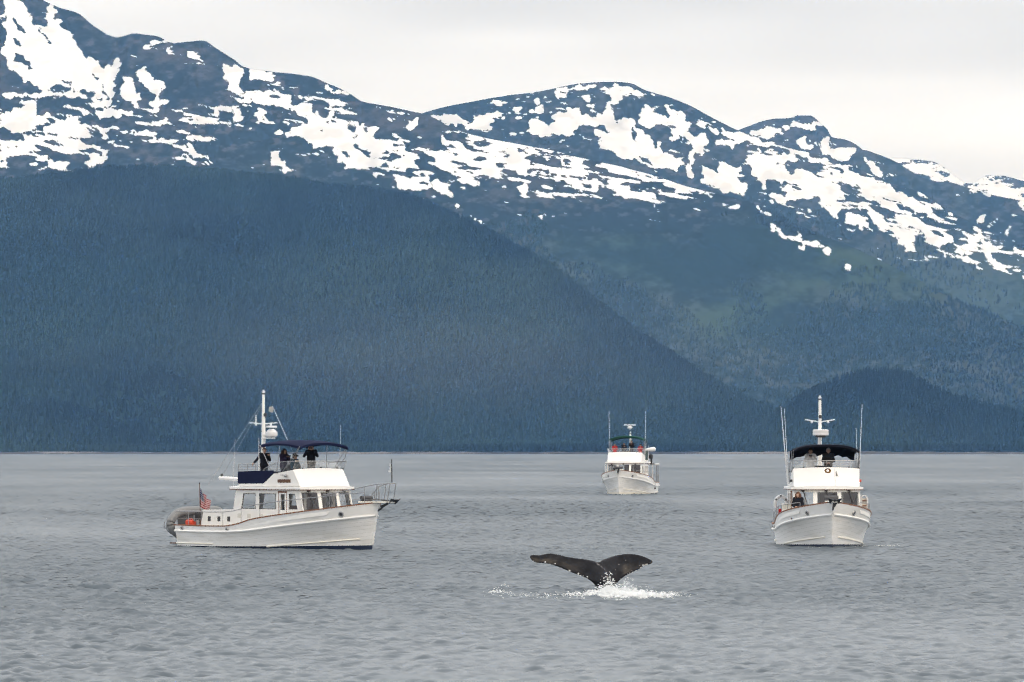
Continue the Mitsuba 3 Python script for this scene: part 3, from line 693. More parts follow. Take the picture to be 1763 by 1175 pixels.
class Boat:
    def __init__(self, key, label, pos, heading, sx=1.0, sy=1.0, sz=1.0, roll=0.0, o=None):
        self.key = thing(key, label, 'boat', 'motor cruisers gathered round the whale')
        del labels[self.key]['group']
        c, s = math.cos(heading), math.sin(heading)
        cr, sr = math.cos(roll), math.sin(roll)
        R = np.array([[c, -s, 0], [s, c, 0], [0, 0, 1]]) @ np.array([[1, 0, 0], [0, cr, -sr], [0, sr, cr]]) @ np.diag([sx, sy, sz])
        self.M = np.eye(4); self.M[:3, :3] = R; self.M[:3, 3] = pos
        self.o = o or {}
        self.build()

    def w(self, p):
        return (self.M @ np.array([*p, 1.0]))[:3]

    def add(self, name, m, bsdf, parent=None, smooth=35, **more):
        if isinstance(m, (list,)):
            m = cat(m)
        m = m.copy(); m.apply_transform(self.M)
        return obj(name, m, bsdf, parent or self.key, smooth=smooth, **more)

    # hull lines
    XS = np.array([-6.1, -5.0, -4.0, -3.0, -2.0, -1.0, 0.0, 1.0, 2.0, 3.0, 4.0, 4.9, 5.6, 6.1, 6.35])
    HB = Pchip(XS, [1.88, 1.95, 2.00, 2.04, 2.06, 2.07, 2.07, 2.06, 2.00, 1.86, 1.58, 1.18, 0.72, 0.30, 0.03])      # half breadth at the rail
    HW = Pchip(XS, [1.72, 1.80, 1.84, 1.86, 1.86, 1.84, 1.78, 1.66, 1.46, 1.18, 0.84, 0.52, 0.26, 0.08, 0.0])          # at the waterline
    SH = Pchip([-6.1, -4.0, -2.2, -1.2, -0.2, 0.8, 2.5, 4.5, 6.35], [1.02, 1.00, 1.01, 1.12, 1.34, 1.47, 1.66, 1.90, 2.17])  # the rail's height
    RB = Pchip([-6.1, -3.0, -1.0, 1.0, 3.0, 6.35], [0.76, 0.74, 0.80, 0.98, 1.19, 1.58])                              # the rubbing strake's height
    ST = Pchip([-1.2, 0.3, 1.2, 2.17], [5.75, 5.98, 6.16, 6.42])                                                        # the stem's rake: x at height z

    def half(self, x, z):
        """Half breadth of the hull at station x (as drawn at the rail) and height z."""
        zs, zr = float(self.SH(x)), float(self.RB(x))
        hb, hw = float(self.HB(x)), float(self.HW(x))
        hr = hw + (hb - hw) * 0.80
        if z >= zr: return hr + (hb - hr) * (z - zr) / (zs - zr)
        if z >= 0:
            t = z / zr
            return hw + (hr - hw) * (0.35 * t + 0.65 * t ** 2.1)
        return hw * max(0.0, 1 + z / 1.0) ** 0.6

    def stemx(self, x, z):
        """Stations near the bow lean with the stem."""
        k = np.clip((x - 3.0) / 3.35, 0, 1) ** 1.5
        return x + (float(self.ST(z)) - 6.35) * k

    def skin(self, zf0, zf1, n, xs, off=0.0):
        """Both sides of the hull between two heights given as functions of x."""
        V, P = [], []
        for x in xs:
            for k in range(n):
                z = zf0(x) + (zf1(x) - zf0(x)) * k / (n - 1)
                V.append((self.stemx(x, z), self.half(x, z) + off, z))
                P.append((x, z))
        V = np.array(V)
        f = grid_faces(len(xs), n)
        a = mesh(V, f[:, ::-1])
        Wv = V * [1, -1, 1]
        b = mesh(Wv, f)
        return a, b, np.array(P)

    def line(self, zf, off, xs):
        return [np.array([(self.stemx(x, zf(x)), s * (self.half(x, zf(x)) + off), zf(x)) for x in xs]) for s in (1, -1)]

    def build(self):
        o, add = self.o, self.add
        xs = np.concatenate([np.linspace(-6.1, 4.0, 34), np.linspace(4.2, 6.35, 18)])
        boot = lambda x: 0.05 + 0.17 * max(0.0, (x + 4.5) / 10.8) ** 1.3 + o.get('trim', 0.0)
        # topsides in two bands, planked
        up = self.skin(lambda x: self.RB(x) + 0.02, lambda x: self.SH(x), 6, xs)
        lo = self.skin(boot, lambda x: self.RB(x), 16, xs)
        vs, fs, uvs, k = [], [], [], 0
        for sk in (up, lo):
            for m in sk[:2]:
                vs.append(m.vertices); fs.append(m.faces + k); k += len(m.vertices)
                x, z = sk[2].T
                uvs.append(np.stack([x, np.where(sk is lo, (z - self.RB(x)) / 0.165 + 50.5, 0.5 + 0 * z)], -1))
        m = trimesh.Trimesh(np.concatenate(vs), np.concatenate(fs), process=False)
        hull = add('hull', m, 'planked_hull', smooth=True, uv=np.concatenate(uvs))
        # transom
        zt = np.linspace(0.0, 1.02, 8)
        tr = np.array([(-6.1, s * self.half(-6.1, z), z) for s in (1, -1) for z in zt])
        add('transom', mesh(tr, np.array([[i, i + 1, 8 + i + 1, 8 + i] for i in range(7)])), 'gelcoat', hull)
        lab = add('bottom_paint', [*self.skin(lambda x: -0.55, boot, 6, xs, 0.004)[:2], mesh(np.array([(-6.102, s * self.half(-6.1, z), z) for s in (1, -1) for z in (-.5, -.2, 0.03)]), np.array([[0, 1, 4, 3], [1, 2, 5, 4]]))], o.get('bottom', 'bottom_blue'), smooth=True)
        labels[lab] = {'label': o.get('bottom_label', 'dark blue bottom paint at the waterline')}
        rr = self.line(lambda x: float(self.RB(x)), 0.03, xs)
        for s in rr: add('rub_rail', tube(s, 0.055, 6), 'white_paint')
        sx_ = np.linspace(0.6, 5.7, 22)
        for s in self.line(lambda x: 0.10 + 0.40 * (x - 0.6) / 5.1, 0.02, sx_): add('spray_rail', tube(s, 0.045, 5), 'cream_paint')
        for s in self.line(lambda x: 0.17, 0.03, np.linspace(-6.1, -3.2, 10)): add('guard_strip', tube(s, 0.035, 5), 'cream_paint')
        sp = np.array([(-6.9, -1.55), (-6.1, -1.7), (-6.1, 1.7), (-6.9, 1.55)])
        pl = trimesh.creation.extrude_polygon(Polygon(sp), 0.06, engine='earcut'); pl.apply_translation((0, 0, 0.12))
        add('swim_platform', pl, 'dark_teak')
        for s in self.line(lambda x: float(self.SH(x)) + 0.015, 0.0, xs):
            n_ = len(s)
            v = np.concatenate([s + [0, -0.06 * np.sign(s[5, 1]) - 0.0, 0.02], s + [0, 0.035 * np.sign(s[5, 1]), 0.02], s + [0, 0.035 * np.sign(s[5, 1]), -0.03], s + [0, -0.06 * np.sign(s[5, 1]), -0.03]])
            f = np.concatenate([np.stack([np.arange(n_ - 1) + a * n_, np.arange(1, n_) + a * n_, np.arange(1, n_) + b * n_, np.arange(n_ - 1) + b * n_], -1) for a, b in ((0, 1), (1, 2), (2, 3), (3, 0))])
            add('cap_rail', mesh(v, f), 'teak', smooth=False)
        add('stern_rail_cap', box(-6.16, -6.04, -1.9, 1.9, 1.0, 1.05), 'teak')
        dk = [(x, float(self.HB(x)) - 0.03, float(self.SH(x)) - (0.28 if x < 4.5 else 0.10)) for x in xs]
        dv = np.array([(self.stemx(x, z), s * h, z + 0.05 * (s == 0)) for x, h, z in dk for s in (1, 0, -1)])
        add('deck', mesh(dv, grid_faces(len(xs), 3)), 'deck_paint', smooth=True)
        # inner face of the bulwarks
        add('bulwark', [mesh(np.array([(self.stemx(x, z), s * (h - 0.0), zz) for x, h, z in dk for zz in (z - 0.02, float(self.SH(x)))]), grid_faces(len(xs), 2)) for s in (1, -1)], 'gelcoat', hull, smooth=True)
        st = np.array([(float(self.ST(z)) + 0.015, 0, z) for z in np.linspace(0.26, 2.12, 16)])
        add('stem_post', tube(st, 0.05, 8), 'planked_hull', smooth=True, uv=np.full((16 * 8 + 2, 2), 0.5))
        for s in (-1, 1):      # hawse rings by the bow, amidships and aft
            for x, z in ((5.05, 1.63), (-1.95, 0.86), (-5.5, 0.87)):
                y = s * (self.half(x, z) + 0.02)
                n = np.array([0.45 if x > 4 else 0.0, s * 0.9, -0.15]); n /= np.linalg.norm(n)
                ring = trimesh.creation.torus(0.10 if x > 4 else 0.07, 0.032, 16, 8)
                disc = trimesh.creation.cylinder(0.095 if x > 4 else 0.06, 0.02, sections=14)
                for q, nm, mt in ((ring, 'hawse_ring', 'bronze' if o.get('brass') else 'steel'), (disc, 'hawse_hole', 'dark_metal')):
                    q.apply_transform(trimesh.geometry.align_vectors([0, 0, 1], n)); q.apply_translation((self.stemx(x, z), y, z))
                    add(nm, q, mt, hull)
        if o.get('cabin_ports'):
            for x, z in ((-2.9, 0.55), (-2.3, 0.55)):
                for s in (-1, 1):
                    q = trimesh.creation.cylinder(0.14, 0.05, sections=16); q.apply_transform(trimesh.transformations.rotation_matrix(math.pi / 2, [1, 0, 0])); q.apply_translation((x, s * self.half(x, z), z))
                    add('porthole', q, 'dark_metal', hull)
        self.cabin()
        self.bridge()
        self.rails()
        self.rig()
        self.bow()

    def cabin(self):
        o, add = self.o, self.add
        W = 1.48
        if not o.get('sedan'):
            # aft cabin trunk, its windows
            prof = [(-4.75, 0.75), (-4.5, 1.68), (-4.42, 1.72), (-2.2, 1.74), (-2.2, 0.75)]
            k = add('aft_cabin', [side_plate(prof, W - 0.03, W - 0.07, [[(x - .12, 1.22), (x + .12, 1.22), (x + .12, 1.45), (x - .12, 1.45)] for x in (-4.05, -3.33, -2.6)]),
                                  side_plate(prof, -W + 0.07, -W + 0.03, [[(x - .12, 1.22), (x + .12, 1.22), (x + .12, 1.45), (x - .12, 1.45)] for x in (-4.05, -3.33, -2.6)]),
                                  side_plate([(-4.75, 0.75), (-4.5, 1.68), (-4.46, 1.68), (-4.71, 0.75)], W - .07, -W + .07),
                                  side_plate([(-4.54, 1.68), (-4.46, 1.76), (-2.2, 1.80), (-2.2, 1.72)], W, -W)], 'gelcoat')
            for x in (-4.05, -3.33, -2.6):
                for s in (1, -1):
                    a, b = s * (W - 0.06), s * (W - 0.045)
                    q = add('cabin_window', box(x - .12, x + .12, min(a, b), max(a, b), 1.22, 1.45), 'dark_metal', k)
            for s in (1, -1):
                add('transom_ladder', [tube([(-6.0, s * 1.2, 1.05), (-5.9, s * 1.2, 1.6)], 0.02)], 'steel', k)
        # deckhouse walls with real window openings
        xa0, xa1, xf0, xf1, zt = (-2.45, -2.0, 2.90, 2.60, 2.74) if not o.get('sedan') else (-1.9, -1.75, 2.90, 2.60, 2.74)
        zb = 0.85
        side = [(xa0, zb), (xf0 + 0.1, zb), (xf0, 1.62), (xf1, zt), (xa1, zt)]
        wins = [[(-1.62, 1.84), (-1.45, 2.54), (-0.56, 2.54), (-0.56, 1.84)], [(-0.30, 1.84), (-0.30, 2.54), (0.92, 2.54), (0.92, 1.84)],
                [(1.27, 1.80), (1.27, 2.52), (1.54, 2.52), (1.54, 1.80)], [(1.86, 1.84), (1.86, 2.54), (2.28, 2.54), (2.46, 1.84)]]
        if o.get('sedan'):
            wins = [[(x, 1.80), (x, 2.50), (x + .62, 2.50), (x + .62, 1.80)] for x in (-1.5, -.75, 0.0, .75)] + [[(1.6, 1.84), (1.6, 2.5), (2.3, 2.5), (2.45, 1.84)]]
        house = add('deckhouse', [side_plate(side, W, W - 0.06, wins), side_plate(side, -W + 0.06, -W, wins),
                                  quad_plate([(xa0, W - .06, zb), (xa0, -W + .06, zb), (xa1, -W + .06, zt), (xa1, W - .06, zt)], 0.05, [[(.12, .52), (.42, .52), (.42, .93), (.12, .93)], [(.58, .1), (.84, .1), (.84, .93), (.58, .93)]]),
                                  box(xa0 + .1, xf0, -W + .07, W - .07, zb, zb + .06)], 'gelcoat', smooth=False)
        add('lining', [side_plate(side, W - .065, W - .075, wins[:1] + wins[-1:]), side_plate(side, -W + .075, -W + .065, wins), box(xa0 + .12, xf0 - .05, -W + .08, W - .08, zb + .065, zb + .07), box(xa1, xf1, -W + .08, W - .08, 2.70, 2.72)], 'lining', house, smooth=False)
        for s in (1, -1):
            y0 = s * (W - 0.04)
            for wi in wins:
                g = side_plate(wi, y0, y0 + 0.004)
                f = add('side_window', cat([tube([(a[0], s * (W - 0.008), a[1]) for a in wi], 0.022, 5, closed=True)]), 'dark_metal' if o.get('dark_frames') else 'white_paint', house)
                if scene.get(f): add('window_pane', mesh([(a[0], y0, a[1]) for a in wi], [[0, 1, 2, 3]]), 'pane_glass', house, smooth=False)
        if not o.get('sedan'):
            for s in (1, -1):
                y = s * (W + 0.012)
                d = [(1.10, 1.40), (1.10, 2.66), (1.70, 2.66), (1.70, 1.40)]
                add('door', cat([tube([(a, y, b) for a, b in d], 0.018, 4, closed=True), tube([(1.10, y, 2.63), (1.70, y, 2.63)], 0.04, 4)]), 'teak', house)
                for x in (-1.75, -1.05, -0.15):
                    add('vent', box(x - .13, x + .13, min(y, s * W), max(y, s * W), 1.40, 1.60), 'deck_paint', house)
        # wheelhouse front: three raked panes in a faceted face
        plan = [(0.0, -W), (0.22, -0.54), (0.22, 0.54), (0.0, W)]
        for i in range(3):
            (dx0, y0), (dx1, y1) = plan[i], plan[i + 1]
            c = [(xf0 + dx0 + .12, y0, zb), (xf0 + dx1 + .12, y1, zb), (xf1 + dx1, y1, zt), (xf1 + dx0, y0, zt)]
            zz = lambda z: (z - zb) / (zt - zb)
            hole = [(.09, zz(1.80)), (.91, zz(1.80)), (.91, zz(2.62)), (.09, zz(2.62))]
            add('front_wall', quad_plate(c, 0.06, [hole]), 'gelcoat', house, smooth=False)
            c = np.array(c, float)
            P = lambda s_, t_: c[0] * (1 - s_) * (1 - t_) + c[1] * s_ * (1 - t_) + c[2] * s_ * t_ + c[3] * (1 - s_) * t_
            n = np.cross(c[1] - c[0], c[3] - c[0]); n /= np.linalg.norm(n)
            add('windscreen_pane', mesh([P(*h) - n * 0.04 for h in hole], [[0, 1, 2, 3]]), 'pane_glass', house, smooth=False)
            # wiper: a motor under the brow and its arm
            a = P(.45, zz(2.68)) + n * .05; b = P(.62, zz(2.12)) + n * .04
            q = rbox(-.07, .07, -.07, .07, -.05, .05, .02); q.apply_translation(a)
            add('wiper', cat([q, tube([a, b], 0.018, 5), tube([b + (P(.55, zz(2.3)) - P(.5, zz(1.9))) * .0, b + (P(.62, zz(1.95)) - P(.62, zz(2.12))) * 1.0], 0.015, 4)]), 'dark_metal', house)
        # what shows inside
        add('helm_console', [rbox(1.75, 2.6, -1.25, 1.2, 0.95, 1.78, .05), rbox(1.2, 1.5, -1.2, -0.4, .95, 2.0, .05)], 'interior_wood', house)
        add('saloon_cabinet', [box(-1.9, -0.2, 0.75, 1.3, .95, 1.75), box(0.9, 1.0, -0.2, 1.38, .95, 2.66), box(-.6, -.52, -1.38, -1.0, .95, 1.8)] , 'interior_wood', house)
        cur = []
        for x, y, w in ((0.80, -1.36, .16), (2.35, -.95, .2), (2.3, .72, .22), (-1.5, 1.36, .16)):
            xx = np.linspace(-w / 2, w / 2, 9)
            cur.append(mesh(np.array([(x + a, y + 0.025 * math.sin(a * 60), z) for z in (1.8, 2.58) for a in xx]), grid_faces(2, 9)))
        add('curtain', cur, 'curtain_cloth', house)
        # roof with its brow, teak edge under it
        W2 = 1.60
        zc = lambda y: 0.07 * (1 - (y / W2) ** 2)
        ys = np.linspace(-W2, W2, 13)
        xr0 = -2.35 if not o.get('sedan') else -3.2
        nose = lambda y: 2.78 + 0.26 * (1 - (abs(y) / W2) ** 2.2)
        top, bot = [], []
        for y in ys:
            for t in np.linspace(0, 1, 12):
                x = xr0 + (nose(y) - xr0) * t
                top.append((x, y, 2.86 + zc(y))); bot.append((x, y, 2.755))
        gf = grid_faces(13, 12)
        v = np.array(top + bot); nt = len(top)
        rim = [i * 12 for i in range(13)] + [12 * 12 + j for j in range(1, 12)] + [i * 12 + 11 for i in range(11, -1, -1)] + list(range(10, 0, -1))
        sides = [[rim[i], rim[(i + 1) % len(rim)], rim[(i + 1) % len(rim)] + nt, rim[i] + nt] for i in range(len(rim))]
        roof = add('roof', mesh(v, np.concatenate([gf[:, ::-1], gf + nt, np.array(sides)[:, ::-1]])), 'white_paint', smooth=30)
        edge = np.array([v[i + nt] for i in rim] + [v[rim[0] + nt]])
        add('roof_trim', tube(edge - [0, 0, 0.026], 0.018, 5), 'dark_teak', roof)
        if o.get('sedan'):
            for s in (1, -1):
                add('roof_post', [tube([(x, s * 1.68, z0), (x, s * 1.68, 2.76)], 0.035) for x, z0 in ((-3.1, .8), (2.3, 1.5))], 'white_paint', roof)

    def bridge(self):
        """The flying bridge: coaming, raked front, cloth, low windscreen, awning, seats."""
        o, add = self.o, self.add
        W = 1.46
        z0 = 2.90
        xt, xb = 2.12, 2.62         # front panel, top and bottom
        htop = o.get('front_top', 3.70)
        prof = [(-1.85, z0), (xb, z0), (xt, htop - .04), (0.95, htop - .20), (0.72, htop - .22), (0.02, z0 + .12), (-1.85, z0 + .10)]
        br = add('flybridge', [side_plate(prof, W, W - .06), side_plate(prof, -W + .06, -W), box(-1.9, 2.4, -W + .07, W - .07, z0 - .02, z0 + .04)], 'gelcoat', smooth=False)
        plan = [(0.0, -W), (0.13, -1.0), (0.20, -0.5), (0.22, 0), (0.20, 0.5), (0.13, 1.0), (0.0, W)]
        fv = []
        for dx, y in plan:
            rise = 0.07 * (1 - (y / W) ** 2)
            fv += [(xb + dx + .01, y, z0 - .02), (xt + dx + .01, y, htop + rise - .03), (xt + dx - .07, y, htop + rise - .03), (xb + dx - .08, y, z0 - .02)]
        F_ = []
        for i in range(6):
            for a, b in ((0, 1), (1, 2), (2, 3)):
                F_.append([i * 4 + a, (i + 1) * 4 + a, (i + 1) * 4 + b, i * 4 + b])
        add('bridge_front', mesh(fv, F_), 'white_paint', br, smooth=25)
        if o.get('cloth'):
            for s in (1, -1):
                y = s * (W + 0.015)
                add('side_cloth', side_plate([(-1.86, z0 + .10), (0.02, z0 + .13), (0.74, htop - .16), (0.74, htop - .07), (-1.86, htop - .13)], y, y + s * .02), o['cloth'], br)
            add('aft_cloth', box(-1.9, -1.87, -W, W, z0 + .1, htop - .13), o['cloth'], br)
        # low windscreen: clear sheets between posts under a bent rail
        base = [(-0.2 + 0.0, -W, htop - .18), (1.0, -W, htop - .17), (xt, -W, htop), (xt + .13, -1.0, htop + .04), (xt + .21, 0, htop + .07), (xt + .13, 1.0, htop + .04), (xt, W, htop), (1.0, W, htop - .17)]
        topr = [(0.1, -W - .02, htop + .02), (1.05, -W - .04, htop + .30), (xt + .22, -W - .04, htop + .36), (xt + .42, -1.05, htop + .36), (xt + .50, 0, htop + .36), (xt + .42, 1.05, htop + .36), (xt + .22, W + .04, htop + .36), (1.05, W + .04, htop + .30)]
        rail = add('bridge_rail', cat([tube(topr, 0.016, 6)] + [tube([a, b], 0.010, 5) for a, b in zip(base, topr)]), 'steel', br)
        add('clear_screen', mesh(base + topr, [[i, i + 1, 8 + i + 1, 8 + i] for i in range(7)]), 'pane_glass', br, smooth=False)
        add('rail_feet', [box(p[0] - .03, p[0] + .03, p[1] - .03, p[1] + .03, p[2] - .04, p[2] + .03) for p in base], 'dark_metal', rail)
        # aft guard rail
        g = []
        for z in (htop - .02, htop + .11, htop + .22):
            g.append(tube([(-0.55, -W, z), (-1.84, -W, z), (-1.9, -W + .1, z), (-1.9, W - .1, z), (-1.84, W, z), (-.55, W, z)], 0.010, 5))
        for x, y in ((-1.84, -W), (-1.84, W), (-.6, -W), (-.6, W), (-1.2, W), (-1.2, -W)):
            g.append(tube([(x, y, z0 + .1), (x, y, htop + .22)], 0.014, 5))
        add('aft_rail', g, 'steel', br)
        add('helm_seat', [rbox(0.5, 1.0, -0.5, 0.3, z0 + .45, z0 + .6, .05), rbox(.42, .54, -.5, .3, z0 + .6, z0 + 1.0, .05), box(.68, .82, -.2, 0, z0 + .04, z0 + .46)], o.get('seat', 'dark_grey'), br)
        # awning
        a = o.get('awning')
        if a:
            x0, x1, zb0, zb1, half, crown, droop = a['x0'], a['x1'], a['za'], a['zf'], a['w'], a['crown'], a['droop']
            top, n1, n2 = [], 13, 17
            for i, t in enumerate(np.linspace(0, 1, n1)):
                for q in np.linspace(-1, 1, n2):
                    x = x0 + (x1 - x0) * t
                    ze = zb0 + (zb1 - zb0) * t + a.get('arch', .1) * (1 - (2 * t - 1) ** 2)
                    if a.get('nose'): ze -= a['nose'] * max(0, (t - .6) / .4) ** 2
                    y = half * q * (1 - 0.03 * abs(q) ** 6)
                    z = ze + crown * (1 - abs(q) ** a.get('square', 2.6)) - 0.02 * abs(math.sin(t * 3 * math.pi)) * (1 - abs(q)) + droop * 0
                    top.append((x, y, z))
            top = np.array(top).reshape(n1, n2, 3)
            v = np.concatenate([top.reshape(-1, 3), (top - [0, 0, .025]).reshape(-1, 3)])
            gfc = grid_faces(n1, n2)
            can = [mesh(v, np.concatenate([gfc, (gfc + n1 * n2)[:, ::-1]]))]
            can[0].faces = can[0].faces[:, ::-1]
            for q in (0, n2 - 1):      # hanging side flaps, deeper at the ends
                s = top[:, q]
                dz = np.array([0.05 + droop * (0.35 + 0.65 * abs(2 * t - 1) ** 2) for t in np.linspace(0, 1, n1)])
                can.append(mesh(np.concatenate([s, s - np.stack([0 * dz, 0 * dz, dz], -1)]), grid_faces(2, n1)))
            for i in (0, n1 - 1):
                s = top[i]
                hang = a.get('back', .09) if i == 0 else .10
                wob = np.array([hang * (1 + .10 * math.sin(3 * k) * (hang > .2)) for k in range(n2)])
                can.append(mesh(np.concatenate([s, s - np.stack([0 * wob, 0 * wob, wob], -1)]), grid_faces(2, n2)))
            aw = add('awning', can, a['mat'], smooth=30)
            labels[aw] = {'label': a['label']}
            ft = []
            for s in (1, -1):
                y = s * (half - .03); foot = (0.9, s * (W - .02), htop - .15)
                for x in (x0 + .1, x0 + (x1 - x0) * .5, x1 - .08):
                    zz = zb0 + (zb1 - zb0) * (x - x0) / (x1 - x0) + .02
                    ft.append(tube([(foot[0] + .45 * (x - foot[0]) * .6, foot[1], foot[2]), (x, y, zz)], 0.017, 5))
                ft.append(tube([(foot[0] + .27 * (x1 - .08 - foot[0]), foot[1], foot[2]), (x1 - .35, s * (W + .02), htop + .5), (x1 - .08, y, zb1)], 0.014, 5))
            for q in ft: add('awning_pole', q, 'steel', aw)
        if o.get('name_board'):
            for s in (-1,):
                b_ = add('name_board', rbox(1.05, 1.95, s * W - .04, s * W, 3.06, 3.22, .015), 'dark_teak', br)
                add('gilt_edge', tube([(1.35, s * W - .05, 3.10), (1.92, s * W - .05, 3.10), (1.92, s * W - .05, 3.19), (1.35, s * W - .05, 3.19)], 0.008, 4, closed=True), 'bronze', b_)
            add('horn', [tube([(1.35, -W - .10, 3.42), (1.66, -W - .10, 3.40)], [0.02, 0.025], 6), trimesh.creation.icosphere(2, .075).apply_translation((1.72, -W - .10, 3.38)), tube([(1.55, -W, 3.40), (1.55, -W - .1, 3.41)], .02)], 'steel', br)
        if o.get('bell'):
            q = lathe([(0, .02), (.13, 0), (.15, .06), (.08, .09), (.06, .06), (0, .06)], 18); q.apply_transform(trimesh.transformations.rotation_matrix(math.radians(60), [0, 1, 0])); q.apply_translation((xt + .26, 0.05, htop - .16))
            add('bell', q, 'bronze', br)
            c = trimesh.creation.icosphere(1, .03).apply_translation((xt + .30, .05, htop - .15)); add('bell_clapper', c, 'dark_metal', br)
            add('bridge_seam', [tube([(xt + .23, .36, htop), (xb + .24, .36, z0)], .006, 4)], 'wire', br)
            pn = add('jack_staff', tube([(xt + .45, .45, 2.86), (xt + .42, .42, 3.62)], .018, 6), 'dark_grey', br)
            add('furled_pennant', mesh([(xt + .43, .44, 3.56), (xt + .47, .60, 3.18), (xt + .46, .52, 3.14), (xt + .45, .45, 3.18), (xt + .45, .34, 3.26)], [[0, 1, 2], [0, 2, 3], [0, 3, 4]]), 'curtain_cloth', pn, smooth=False)
            for s in (-1, 1):
                add('side_light', rbox(1.6, 1.85, s * (W + .08) - .05, s * (W + .08) + .05, 3.10, 3.22, .02), 'dark_metal' if s < 0 else 'red_plastic', br)

    def rails(self):
        o, add = self.o, self.add
        xs = np.concatenate([np.linspace(-6.05, -4.0, 5), np.linspace(-3, 5.9, 14)])
        low = o.get('low_bow')
        if low: xs = xs[xs < 4.6]
        rise = lambda x: (0.66 if x < 0 else 0.66 - 0.02 * x) if not low else (0.62 if x < -2 else .62 - .06 * (x + 2))
        for s in (1, -1):
            pts = [(self.stemx(x, self.SH(x)), s * (float(self.HB(x)) - .05), float(self.SH(x)) + rise(x)) for x in xs]
            r = add('guard_rail', cat([tube(pts, 0.018, 5)] + [tube([(p[0], p[1], float(self.SH(x))), p], 0.014, 5) for p, x in zip(pts[::2], xs[::2])] +
                                    [tube([(p[0], p[1], p[2] - .33) for p in pts[:5]], .008, 4)]), 'steel')
        add('stern_rail', [tube([(-6.05, -1.85, 1.68), (-6.05, 1.85, 1.68)], .018, 5)] + [tube([(-6.05, y, 1.04), (-6.05, y, 1.68)], .014, 5) for y in (-1.2, -.4, .4, 1.2)], 'steel')

    def bow(self):
        o, add = self.o, self.add
        z = 2.20
        pl = trimesh.creation.extrude_polygon(Polygon([(5.3, -.28), (7.35, -.17), (7.45, 0), (7.35, .17), (5.3, .28)]), .07, engine='earcut'); pl.apply_translation((0, 0, z - .04))
        pp = add('bow_platform', pl, 'cream_paint')
        for s in (1, -1) if not o.get('low_bow') else ():
            a = [(4.2, s * 1.42, 2.50), (5.0, s * .95, 2.68), (5.9, s * .42, 2.90), (6.6, s * .26, 3.02), (7.4, s * .17, 3.05)]
            b = [(5.0, s * .98, 1.98), (5.9, s * .40, 2.2), (6.5, s * .24, 2.2), (7.2, s * .18, 2.2)]
            add('bow_rail', cat([tube(a, .02, 6)] + [tube([p, q], .016, 5) for p, q in zip(b, a[1:])] + []), 'steel', pp)
        if not o.get('low_bow'): add('bow_rail_front', [tube([(7.4, -.17, 3.05), (7.46, 0, 3.06), (7.4, .17, 3.05)], .02, 6)], 'steel', pp)
        # anchor in its roller
        fl = []
        for s in (1, -1):
            fl.append(mesh([(7.3, 0, z - .02), (7.75, s * .05, z + .10), (7.60, s * .30, z + .16), (7.32, s * .20, z - .10), (7.42, 0, z + .12)], [[0, 1, 2], [0, 2, 3], [4, 2, 1], [4, 3, 2], [0, 3, 4], [0, 4, 1]]))
        an = add('anchor', fl + [tube([(6.6, 0, z + .10), (7.5, 0, z + .02)], .035, 6), tube([(7.28, -.3, z - .03), (7.28, .3, z - .03)], .025, 6)], 'dark_metal', pp, smooth=False)
        add('bow_bracket', [tube([(7.0, 0, z - .06), (6.36, 0, 1.80)], .04, 6), tube([(6.9, .1, z - .08), (6.5, .05, z - .22)], .05, 6)], 'dark_metal', pp)
        add('windlass', [rbox(5.35, 5.75, -.2, .2, z - .02, z + .14, .04), tube([(5.55, -.3, z + .18), (5.55, .3, z + .18)], .10, 10), tube([(5.75, 0, z + .12), (6.6, 0, z + .1)], .02, 5)], 'dark_grey')
        for y in (.5, -.5): add('deck_cleat', tube([(4.76, y, 2.08), (5.04, y, 2.08)], .025, 5), 'dark_metal')
        add('fore_hatch', rbox(3.6, 4.2, -.35, .35, 1.60, 1.76, .05), 'deck_paint')
        if o.get('bow_staff'):
            s = add('bow_staff', tube([(7.32, 0, 3.1), (7.30, 0, 4.15)], [.03, .022], 6), 'dark_metal', pp)
            add('bow_light', [tube([(7.22, 0, 3.55), (7.22, 0, 3.95)], .03, 6), trimesh.creation.icosphere(1, .04).apply_translation((7.12, 0, 3.6))], 'antenna_white', s)

    def rig(self):
        o, add = self.o, self.add
        m = o['mast']
        x = m['x']
        ms = add('mast', tube([(x, 0, 2.9), (x, 0, 4.6), (x, 0, m['top'])], [.115, .10, .06], 10), 'white_paint')
        add('masthead_light', [lathe([(0, 0), (.09, 0), (.09, .03), (.05, .03), (.05, .12), (0, .12)], 10).apply_translation((x, 0, m['top']))], 'antenna_white', ms)
        add('masthead_band', [lathe([(.075, 0), (.08, 0), (.08, .07), (.075, .07)], 10).apply_translation((x, 0, m['top'] - .1))], 'dark_metal', ms)
        if 'spread' in m:
            z, w, dz = m['spread']
            sp = add('spreader', [tube([(x, -w, z + dz), (x, 0, z), (x, w, z + dz)], .032, 6)], 'antenna_white', ms)
            add('spreader_light', [trimesh.creation.icosphere(1, .06).apply_translation((x, s * w * .55, z + dz * .55 - .07)) for s in (-1, 1)], 'antenna_white', sp)
            if m.get('whip'): add('short_antenna', [tube([(x, -w * .55, z), (x, -w * .55, z + .42)], [.03, .025], 6)], 'antenna_white', sp)
        if 'steam' in m:
            add('steaming_light', rbox(x + .06, x + .22, -.06, .06, m['steam'], m['steam'] + .16, .03), 'dark_metal', ms)
